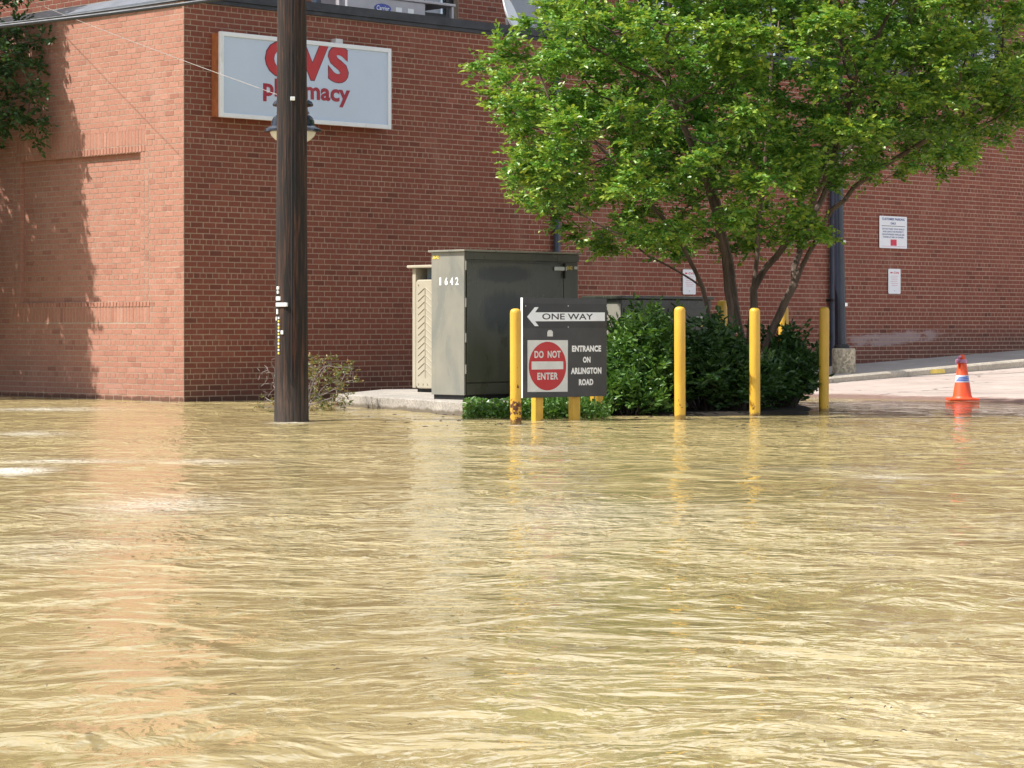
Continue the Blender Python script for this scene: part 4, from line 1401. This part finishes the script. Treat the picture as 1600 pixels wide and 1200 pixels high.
bollard(1179.5, 481, 650, 0.112, 'yellow bollard standing right in front of the tree trunks')
bollard(1287, 479.5, 643, 0.110, 'yellow bollard nearest to the black lamp post')
bollard(1129, 469, 640, 0.125, 'yellow bollard seen between the two left tree stems', 31.2)
bollard(1224, 478, 636, 0.125, 'yellow bollard partly behind the leaning pale tree stem', 32.0)

# ================================================================== LAMP POST
lt = 11.35
lb = PR(lt, 1.40, kerb_z(lt) + 0.012 * 0.3 - 0.01)
lp = empty('lamp_post', lb, 'black tapered lamp post on a round concrete footing by the kerb', 'lamp post')
part('concrete_footing', M_CONCP, lp, lambda m: m.lathe(lb, [(0.172, 0), (0.178, 0.05), (0.178, 0.34), (0.172, 0.375), (0.155, 0.385)], 36), True)
part('base_plate', M_DARK, lp, lambda m: m.lathe(lb + UP * 0.385 + Vector((-0.03, 0, 0)), [(0.125, 0.0), (0.118, 0.035), (0.10, 0.06), (0.088, 0.062)], 24), True)
part('shaft', M_LAMPB, lp, lambda m: m.tube([lb + Vector((-0.045 - 0.017 * h, 0, 0.44 + h)) for h in (0, 0.6, 1.6, 3.0, 4.1)], [0.090, 0.084, 0.077, 0.068, 0.060], 28), True)
part('cap', M_LAMPB, lp, lambda m: m.lathe(lb + UP * 4.545 + Vector((-0.115, 0, 0)), [(0.08, 0), (0.07, 0.05), (0.03, 0.10), (0, 0.11)], 20), True)
part('sticker', M_LETTER, lp, lambda m: m.box(lb + Vector((0.015, -0.08, 1.02)), (0.03, 0.02, 0), (0.006, -0.01, 0), UP * 0.05))
part('sticker', M_GREYW, lp, lambda m: m.box(lb + Vector((-0.01, -0.08, 1.98)), (0.03, 0.02, 0), (0.006, -0.01, 0), UP * 0.035))

# ================================================================== TRAFFIC CONE
Yc = 32.35
cb = Vector(((1503.5 - 800) * Yc / F, Yc, 0.0))
tt = (cb - CORNER).dot(DR)
cb.z = road_z(tt) - 0.002
cone = empty('traffic_cone', cb, 'orange traffic cone with a blue and white band at the water edge', 'traffic cone')
part('base', M_ORG, cone, lambda m: m.box(cb + Vector((-0.185, -0.185, 0)), (0.37, 0, 0), (0, 0.37, 0), (0, 0, 0.03), 0.01))
part('cone_body', M_ORG, cone, lambda m: m.lathe(cb + UP * 0.03, [(0.135, 0), (0.125, 0.015), (0.118, 0.03), (0.045, 0.50), (0.034, 0.52), (0.030, 0.545), (0.024, 0.55)], 28), True)
def crad(h): return 0.118 - (h - 0.03) * (0.073 / 0.47)
bd_ = part('band', M_WHITEB, cone, lambda m: m.lathe(cb + UP * 0.03, [(crad(0.20) + 0.002, 0.20), (crad(0.29) + 0.002, 0.29)], 28), True)
def emblem(m):
    # a streaked eagle-head wedge wrapped round the band
    def P(a, h):
        r = crad(h) + 0.0035
        an = R(-90 + a)
        return cb + UP * (0.03 + h) + Vector((r * math.cos(an), r * math.sin(an), 0))
    for lo, hi in (((-70, 0.212), (-62, 0.225)), ((-64, 0.232), (-50, 0.246)), ((-52, 0.253), (-36, 0.266))):
        n = 8
        vs = [P(lo[0] + (62 - lo[0]) * k / n, lo[1] + 0.010 * k / n) for k in range(n + 1)]
        vs2 = [P(hi[0] + (50 - hi[0]) * k / n, hi[1] + 0.010 * k / n) for k in range(n + 1)]
        m.add(vs + vs2, [(k, k + 1, n + 2 + k, n + 1 + k) for k in range(n)])
part('emblem', M_BLUEB, bd_, emblem)
def ribbon(m):
    m.lathe(cb + UP * 0.03, [(crad(0.455) + 0.010, 0.445), (crad(0.46) + 0.014, 0.47), (crad(0.48) + 0.006, 0.49)], 14)
    m.tube([cb + Vector((-0.04, -0.03, 0.52)), cb + Vector((-0.075, -0.045, 0.505)), cb + Vector((-0.085, -0.05, 0.46))], [0.016, 0.024, 0.008], 7)
    m.tube([cb + Vector((-0.02, -0.04, 0.56)), cb + Vector((-0.055, -0.05, 0.545)), cb + Vector((-0.065, -0.045, 0.525))], [0.012, 0.018, 0.008], 7)
part('tied_bag', M_BAG, cone, ribbon, True)

# ================================================================== PLANTS
def leaves(P, D, L, W, up=0.5, jitter=0.6):
    """leaf blades folded along the midrib; P base points, D directions, L lengths, W half widths"""
    n = len(P)
    D = D / np.linalg.norm(D, axis=1, keepdims=True)
    U = np.array([0, 0, 1.0]) * up + RNG.normal(0, jitter, (n, 3))
    S = np.cross(D, U)
    S /= np.linalg.norm(S, axis=1, keepdims=True) + 1e-9
    N = np.cross(S, D)
    L, W = L[:, None], W[:, None]
    droop = -0.12 * L
    v0 = P
    v3 = P + D * L + N * droop
    up_ = N * (W * 0.35)
    v1 = P + D * L * 0.33 + S * W + up_
    v2 = P + D * L * 0.72 + S * W * 0.75 + up_ + N * droop * 0.5
    v4 = P + D * L * 0.72 - S * W * 0.75 + up_ + N * droop * 0.5
    v5 = P + D * L * 0.33 - S * W + up_
    V = np.stack([v0, v1, v2, v3, v4, v5], 1).reshape(-1, 3)
    b = np.arange(n)[:, None] * 6
    Fc = np.concatenate([b + np.array([0, 1, 2, 3]), b + np.array([0, 3, 4, 5])])
    return V, Fc

def colonize(seed_pts, seed_par, attract, step, kill, infl, iters, bias=0.0):
    pos = [Vector(p) for p in seed_pts]
    par = list(seed_par)
    att = [Vector(a) for a in attract]
    for it in range(iters):
        kd = kdtree.KDTree(len(pos))
        for i, p in enumerate(pos):
            kd.insert(p, i)
        kd.balance()
        pull, keep = {}, []
        for a in att:
            co, i, d = kd.find(a)
            if d < kill:
                continue
            keep.append(a)
            if d < infl:
                pull.setdefault(i, []).append((a - co).normalized())
        att = keep
        if not pull or not att:
            break
        new = 0
        for i, ds in pull.items():
            v = Vector((0, 0, 0))
            for d in ds:
                v += d
            v += Vector((random.gauss(0, .25), random.gauss(0, .25), random.gauss(0, .2) + bias))
            if v.length < 1e-4:
                continue
            q = pos[i] + v.normalized() * step
            if kd.find(q)[2] < step * 0.35:
                continue
            pos.append(q)
            par.append(i)
            new += 1
        if not new:
            break
    return pos, par

def skeleton(pos, par, tip_r, expo, rmax):
    n = len(pos)
    kids = [[] for _ in range(n)]
    for i, p in enumerate(par):
        if p >= 0:
            kids[p].append(i)
    rad = [0.0] * n
    order = list(range(n))
    for i in reversed(order):            # children always come after their parents
        rad[i] = tip_r if not kids[i] else sum(rad[k] ** expo for k in kids[i]) ** (1 / expo)
    top = max(rad)
    if top > rmax:
        g_ = math.log(rmax / tip_r) / math.log(top / tip_r)
        rad = [tip_r * (r / tip_r) ** g_ for r in rad]
    return kids, rad

def branch_mesh(pos, par, kids, rad, nside=7, minr=0.0):
    m = MB()
    roots = [i for i, p in enumerate(par) if p < 0]
    todo = [(r, None) for r in roots]
    while todo:
        s_, pre = todo.pop()
        chain = ([pre] if pre is not None else []) + [s_]
        i = s_
        while kids[i]:
            ks = sorted(kids[i], key=lambda k: -rad[k])
            for k in ks[1:]:
                todo.append((k, i))
            i = ks[0]
            chain.append(i)
        if len(chain) < 2:
            continue
        rr = [rad[c] for c in chain]
        if pre is not None:
            rr[0] = min(rr[0], rr[1] * 1.25)
        m.tube([pos[c] for c in chain], rr, nside if max(rr) > 0.02 else 5, cap=False)
    return m

def inside(poly, x, y):
    c = False
    j = len(poly) - 1
    for i in range(len(poly)):
        (xi, yi), (xj, yj) = poly[i], poly[j]
        if (yi > y) != (yj > y) and x < (xj - xi) * (y - yi) / (yj - yi) + xi:
            c = not c
        j = i
    return c

def sprays(tips, dirs, per, ln, lpt, leaf_l, leaf_w, outward, up=0.5, flat=0.75, jit=0.6):
    """short leafy shoots at every twig end; returns leaf arrays and a 0..1 youth value per leaf"""
    P, D, Lg, Wd, Yg = [], [], [], [], []
    for p, d in zip(tips, dirs):
        for s_ in range(per):
            v = Vector((random.gauss(0, 1), random.gauss(0, 1), random.gauss(0.15, flat))).normalized()
            v = (v + Vector((d.x, d.y, d.z * min(1, flat + 0.2))) * outward).normalized()
            L = ln * random.uniform(0.6, 1.25)
            start = p + Vector((random.gauss(0, .04), random.gauss(0, .04), random.gauss(0, .04)))
            bend = Vector((0, 0, random.uniform(-0.5, 0.25)))
            side = v.cross(UP)
            if side.length < 0.05:
                side = Vector((1, 0, 0))
            side.normalize()
            for k in range(lpt):
                f = (k + 0.6) / lpt
                q = start + v * (L * f) + bend * (L * f * f * 0.5)
                sd = side * (1 if k % 2 else -1)
                dd = (v * 0.55 + sd * 0.9 + Vector((random.gauss(0, .3), random.gauss(0, .3), random.gauss(0, .3))))
                if k == lpt - 1:
                    dd = v
                P.append(q[:]); D.append(dd[:])
                sc = random.uniform(0.75, 1.2)
                Lg.append(leaf_l * sc); Wd.append(leaf_w * sc)
                Yg.append(f)
    V, Fc = leaves(np.array(P), np.array(D), np.array(Lg), np.array(Wd), up, jit)
    return V, Fc, np.array(Yg), np.array(P)

def add_attr(me, name, arr):
    a = me.attributes.new(name, 'FLOAT', 'POINT')
    a.data.foreach_set('value', np.asarray(arr, dtype=np.float32))

# ---- crepe myrtle
TY = 28.7
tree = empty('crepe_myrtle_tree', at(1165, 640, TY) * 1.0, 'spreading many stemmed green tree in the planting bed', 'tree')
def TP(u, v, dy=0.0):
    return at(u, v, TY) + Vector((0, dy, 0))
stems = [
    [(1140, 650, .05), (1128, 580, .0), (1112, 515, -.05), (1097, 450, -.1), (1075, 405, -.15), (1040, 350, -.25), (985, 290, -.4), (930, 230, -.5)],
    [(1152, 650, -.05), (1150, 590, -.1), (1143, 505, -.15), (1132, 430, -.2), (1122, 370, -.3), (1105, 300, -.45), (1070, 220, -.6), (1040, 150, -.7)],
    [(1160, 650, .15), (1168, 560, .15), (1180, 480, .2), (1183, 420, .25), (1190, 350, .3), (1200, 270, .4), (1210, 180, .5), (1215, 90, .6)],
    [(1168, 655, -.1), (1182, 580, -.12), (1207, 510, -.15), (1238, 445, -.2), (1262, 395, -.2), (1295, 330, -.2), (1350, 278, -.25), (1420, 235, -.3), (1490, 190, -.3)],
    [(1163, 650, .3), (1170, 570, .45), (1160, 480, .6), (1150, 410, .8), (1135, 330, 1.0), (1120, 240, 1.3), (1100, 160, 1.5)],
    [(1238, 445, -.2), (1242, 420, -.1), (1255, 370, .1), (1290, 310, .3), (1330, 240, .6), (1380, 160, .9), (1420, 90, 1.0)],
    [(1183, 440, .2), (1215, 400, .15), (1262, 335, .0), (1285, 280, -.2), (1305, 220, -.5), (1320, 140, -.8)],
    [(1097, 450, -.1), (1060, 425, -.2), (1010, 400, -.3), (970, 370, -.35)],
]
sp, spar = [], []
def near_seed(p):
    best, bi = 1e9, -1
    for i, q in enumerate(sp):
        d = (q - p).length
        if d < best:
            best, bi = d, i
    return best, bi
for st in stems:
    pts = [TP(*q) for q in st]
    d, i0 = near_seed(pts[0]) if sp else (9, -1)
    prev = i0 if d < 0.12 and st[0][1] < 600 else -1
    # smooth polyline subdivided to ~0.16 m
    for k, p in enumerate(pts):
        if k == 0:
            if prev < 0:
                sp.append(p); spar.append(-1); prev = len(sp) - 1
            continue
        a = sp[prev] if k > 1 or spar else pts[k - 1]
        n_ = max(1, int((p - pts[k - 1]).length / 0.16))
        base = pts[k - 1]
        for j in range(1, n_ + 1):
            q = base.lerp(p, j / n_) + Vector((random.gauss(0, .008), random.gauss(0, .008), random.gauss(0, .006)))
            sp.append(q); spar.append(prev); prev = len(sp) - 1
CROWN = [(765, 84), (805, 96), (850, 72), (880, 15), (910, -60), (1050, -170), (1220, -190), (1400, -150), (1530, -70), (1610, 20), (1630, 110), (1600, 180),
         (1545, 195), (1490, 240), (1440, 275), (1385, 285), (1330, 285), (1290, 305), (1262, 385), (1225, 388), (1195, 345), (1120, 362), (1075, 378), (1020, 396),
         (960, 392), (905, 368), (860, 330), (840, 338), (818, 295), (825, 240), (795, 205), (800, 150), (780, 110)]
cen = at(1165, 140, TY)
att = []
clumps = []
tries = 0
while len(clumps) < 430 and tries < 60000:
    tries += 1
    u, v = random.uniform(715, 1635), random.uniform(-195, 420)
    if not inside(CROWN, u, v):
        continue
    ex = (u - 1165) / 470
    ez = (v - 120) / 320
    half = 2.5 * math.sqrt(max(0.05, 1 - min(0.97, (ex * ex * 0.85 + ez * ez * 0.65))))
    dy = random.uniform(-1, 1)
    dy = math.copysign(abs(dy) ** 0.6, dy) * half
    # leave the underside of the middle open so that stems show
    if v > 285 and 900 < u < 1300 and random.random() < 0.5:
        continue
    p = at(u, v, TY) + Vector((0, dy, 0))
    clumps.append(p)
for p in clumps:
    for k in range(5):
        att.append(p + Vector((random.gauss(0, .19), random.gauss(0, .19), random.gauss(0, .075))))
pos, par = colonize(sp, spar, att, 0.15, 0.17, 1.7, 46, 0.05)
kids, rad = skeleton(pos, par, 0.0042, 2.2, 0.080)
bm_ = branch_mesh(pos, par, kids, rad)
tr_o = bm_.build('trunk', M_BARK, tree, True)
tips, dirs = [], []
for i in range(len(sp), len(pos)):
    if rad[i] < 0.0085:
        d = (pos[i] - pos[par[i]]).normalized()
        if not kids[i]:
            tips += [pos[i]] * 2; dirs += [d] * 2
        elif random.random() < 0.55:
            tips.append(pos[i]); dirs.append(d)
print('tree nodes', len(pos), 'tips', len(tips))
PER = max(2, round(18500 / max(1, len(tips))))
V, Fc, Yg, PP = sprays(tips, dirs, PER, 0.20, 9, 0.061, 0.0190, 0.6, 1.0, 0.4, 0.5)
r0 = np.array(tree.location)
me = np_mesh('crown', V - r0, Fc)
# young yellow-green growth at the shoot tips on the outside of the crown
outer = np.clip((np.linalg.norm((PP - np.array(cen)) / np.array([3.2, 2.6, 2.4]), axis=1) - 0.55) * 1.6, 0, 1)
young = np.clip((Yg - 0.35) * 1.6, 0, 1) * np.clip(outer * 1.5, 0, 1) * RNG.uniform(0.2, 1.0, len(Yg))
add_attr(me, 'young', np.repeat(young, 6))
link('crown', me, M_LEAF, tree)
print('leaves', len(PP))

# ---- dark tree at the left edge
lt_base = PL(6.2, 1.25, -0.25)
ltree = empty('dark_leaved_tree', lt_base, 'dark glossy leaved tree reaching in at the left edge before the wall', 'tree')
sp2, par2 = [], []
for k in range(22):
    f = k / 21
    sp2.append(lt_base - DL * (1.0 * f) + NL * (0.05 * math.sin(k)) + UP * (5.8 * f))
    par2.append(k - 1)
att2 = []
while len(att2) < 2100:
    w = 0.12 + 2.9 * random.random()
    z = random.uniform(3.3 if w < 1.1 else 1.2, 7.6)
    zl = z - 1.655 * w
    lim = 1.85 + 0.155 * max(0.0, zl) + 0.586 * w + 0.14 * math.sin(zl * 3.1 + 1) + 0.5 * max(0, 3.6 - z) * (w < 1.1) + abs(random.gauss(0, 0.22))
    t = lim + (7.2 - lim) * random.random() ** 1.5
    att2.append(PL(t, w, z))
while len(att2) < 2160:
    p = PL(random.uniform(4.1, 6.0), random.uniform(0.2, 1.2), random.uniform(0.3, 2.4))
    att2.append(p)
pos2, p2 = colonize(sp2, par2, att2, 0.2, 0.24, 2.5, 60, 0.03)
kids2, rad2 = skeleton(pos2, p2, 0.005, 2.2, 0.15)
branch_mesh(pos2, p2, kids2, rad2).build('trunk', M_BARKD, ltree, True)
tips, dirs = [], []
for i in range(len(sp2), len(pos2)):
    if rad2[i] < 0.010:
        tips.append(pos2[i]); dirs.append((pos2[i] - pos2[p2[i]]).normalized())
V, Fc, Yg, PP = sprays(tips, dirs, max(2, round(9500 / max(1, len(tips)))), 0.2, 7, 0.075, 0.022, 0.7)
link('crown', np_mesh('crown', V - np.array(lt_base), Fc), M_LEAFD, ltree)
print('left tree tips', len(tips), 'leaves', len(PP))

# ---- shrubs
def shrub(base, rx, ry, h, nstem, nshoot, mat, label, ll=0.082, lw=0.018, lpt=9, ln=0.2, lean=(0, 0), name='shrub', group=None, twig=M_BARKD):
    r = empty(name, base, label, 'shrub', group)
    base = Vector(base)
    m = MB()
    tips, dirs = [], []
    for k in range(nstem):
        a = random.uniform(0, 2 * math.pi)
        rr = math.sqrt(random.random())
        top = base + Vector((rx * rr * math.cos(a) + lean[0], ry * rr * math.sin(a) + lean[1], h * math.sqrt(max(0.08, 1 - rr * rr * 0.8)) * random.uniform(0.5, 1.08)))
        st = base + Vector((rx * 0.35 * rr * math.cos(a), ry * 0.35 * rr * math.sin(a), -0.05))
        mid = st.lerp(top, 0.5) + Vector((random.gauss(0, .04), random.gauss(0, .04), random.gauss(0.03, .03)))
        m.tube([st, mid, top], [0.010, 0.007, 0.003], 5, cap=False)
        d = (top - mid).normalized()
        for j in range(nshoot):
            f = random.uniform(0.25, 1.0) ** 0.7
            q = (st.lerp(mid, f * 2) if f < 0.5 else mid.lerp(top, f * 2 - 1))
            out = Vector((q.x - base.x, q.y - base.y, 0))
            tips.append(q + Vector((random.gauss(0, .05), random.gauss(0, .05), random.gauss(0, .03))))
            dirs.append((d + out * 0.9 + UP * 0.3).normalized())
    m.build('stems', twig, r, True)
    V, Fc, Yg, PP = sprays(tips, dirs, 1, ln, lpt, ll, lw, 1.3, 0.7)
    V[:, 2] = np.maximum(V[:, 2], 0.0 - 0.03)
    link('foliage', np_mesh('foliage', V - np.array(base), Fc), mat, r)
    return r
def gp(u, Y, z=0.05):
    q = at(u, 600, Y); q.z = z
    return q
GS = 'evergreen shrubs under the tree'
shrub(gp(1000, 27.2), 0.42, 0.45, 0.92, 70, 13, M_LEAFB, 'bright green sunlit shrub right beside the traffic board', group=GS)
shrub(gp(1018, 28.6), 0.55, 0.5, 1.10, 60, 12, M_LEAFB, 'taller dark shrub against the low green cabinet', group=GS)
shrub(gp(1108, 27.7), 0.46, 0.6, 0.92, 66, 12, M_LEAFD, 'dark shrub between two bollards at the left of the tree stems', group=GS)
shrub(gp(1160, 27.5), 0.34, 0.35, 0.50, 55, 10, M_LEAFD, 'low dark shrub at the very foot of the tree', group=GS)
shrub(gp(1228, 28.6), 0.34, 0.55, 0.76, 60, 12, M_LEAFD, 'dark rounded shrub at the right end of the planting bed', group=GS)
shrub(gp(985, 26.75, 0.0), 0.33, 0.2, 0.34, 36, 9, M_LEAFB, 'low leafy shrub at the water line right of the board', group=GS)

# ivy and grass creeping over the pad edge under the board
def ivy():
    P, D = [], []
    for k in range(5200):
        u = random.uniform(726, 952)
        Y = random.uniform(25.75, 27.4)
        x = (u - 800) * Y / F
        z = random.uniform(0.0, 0.17) * (0.6 + 0.5 * float(perlin(np.array([x * 4]), np.array([Y * 3]))[0] + 0.5))
        # keep in front of the pad face
        if (Vector((x, Y, 0)) - Vector((-0.43, 26.4, 0))).dot(Vector((-0.7, 0.72, 0))) > 0.0 and x < -0.1:
            pass
        P.append((x, Y, max(0.0, z)))
        D.append((random.gauss(0, 1), random.gauss(-0.5, 1), random.gauss(0.5, 0.6)))
    for k in range(900):
        u = random.gauss(885, 22)
        Y = random.uniform(25.9, 26.8)
        x = (u - 800) * Y / F
        P.append((x, Y, random.uniform(0, 0.16)))
        D.append((random.gauss(0, .6), random.gauss(-0.2, .6), random.gauss(1.2, 0.4)))
    n = len(P)
    L = RNG.uniform(0.035, 0.06, n); W = RNG.uniform(0.014, 0.022, n)
    L[5200:] *= 2.0; W[5200:] *= 0.45
    V, Fc = leaves(np.array(P), np.array(D), L, W, 0.9, 0.5)
    me = np_mesh('ground_cover', V, Fc)
    tag(link('ground_cover', me, M_LEAFI), 'bright green ivy creeping along the pad edge below the board', 'ground cover', kind='stuff')
ivy()

# half bare shrub behind the pole
def bare_shrub():
    base = gp(478, 28.6, -0.05)
    r = empty('bare_twig_shrub', base, 'half bare twiggy shrub with yellowing leaves behind the pole', 'shrub')
    sp_, pr_ = [base.copy()], [-1]
    att_ = []
    while len(att_) < 380:
        u = random.gauss(480, 42)
        v = random.uniform(545, 640)
        if not (402 < u < 552) or v < 556 + abs(u - 478) * 0.15:
            continue
        q = at(u, v, 28.6) + Vector((0, random.uniform(-0.35, 0.4), 0))
        att_.append(q)
    po, pa = colonize(sp_, pr_, att_, 0.06, 0.055, 1.5, 40, 0.1)
    kd_, ra_ = skeleton(po, pa, 0.0028, 2.4, 0.014)
    branch_mesh(po, pa, kd_, ra_, 5).build('twigs', M_TWIG, r, True)
    tips, dirs = [], []
    for i in range(1, len(po)):
        uu = 800 + po[i].x * F / po[i].y
        if ra_[i] < 0.005 and ((uu > 480 and random.random() < 0.5) or (po[i].z < 0.12 and random.random() < 0.5)):
            tips.append(po[i]); dirs.append((po[i] - po[pa[i]]).normalized())
    V, Fc, Yg, PP = sprays(tips, dirs, 2, 0.07, 5, 0.034, 0.010, 0.8)
    link('foliage', np_mesh('foliage', V - np.array(base), Fc), M_LEAFY, r)
bare_shrub()

# twigs and leaf scraps drifting on the flood
def debris():
    m = MB()
    for k in range(60):
        Y = 5.5 + 13 * random.random() ** 1.6
        x = random.uniform(-0.19, 0.19) * Y
        a = random.uniform(0, math.pi)
        l = random.uniform(0.004, 0.015)
        d = Vector((math.cos(a), math.sin(a), 0)) * l
        p = Vector((x, Y, 0.012))
        m.tube([p - d, p + UP * 0.003, p + d], [0.0008, 0.0014, 0.0008], 4)
    for k in range(70):
        u_, v_ = random.uniform(430, 1270), random.uniform(641, 672)
        Y = CAM_H * F / (v_ - HOR)
        x = (u_ - 800) * Y / F
        a = random.uniform(0, math.pi)
        d = Vector((math.cos(a), math.sin(a), 0)) * random.uniform(0.012, 0.04)
        p = Vector((x, Y, 0.010))
        m.tube([p - d, p + UP * 0.004, p + d], [0.003, 0.005, 0.002], 4)
    tag(m.build('floating_debris', M_BARKD), 'small dark twigs and scraps drifting on the muddy water', 'debris', kind='stuff')
debris()

scene.cycles.max_bounces = 6
scene.cycles.diffuse_bounces = 3
scene.cycles.glossy_bounces = 4
scene.cycles.transmission_bounces = 6
scene.cycles.use_denoising = True
scene.cycles.sample_clamp_indirect = 8.0
scene.cycles.use_adaptive_sampling = True
scene.cycles.adaptive_threshold = 0.02
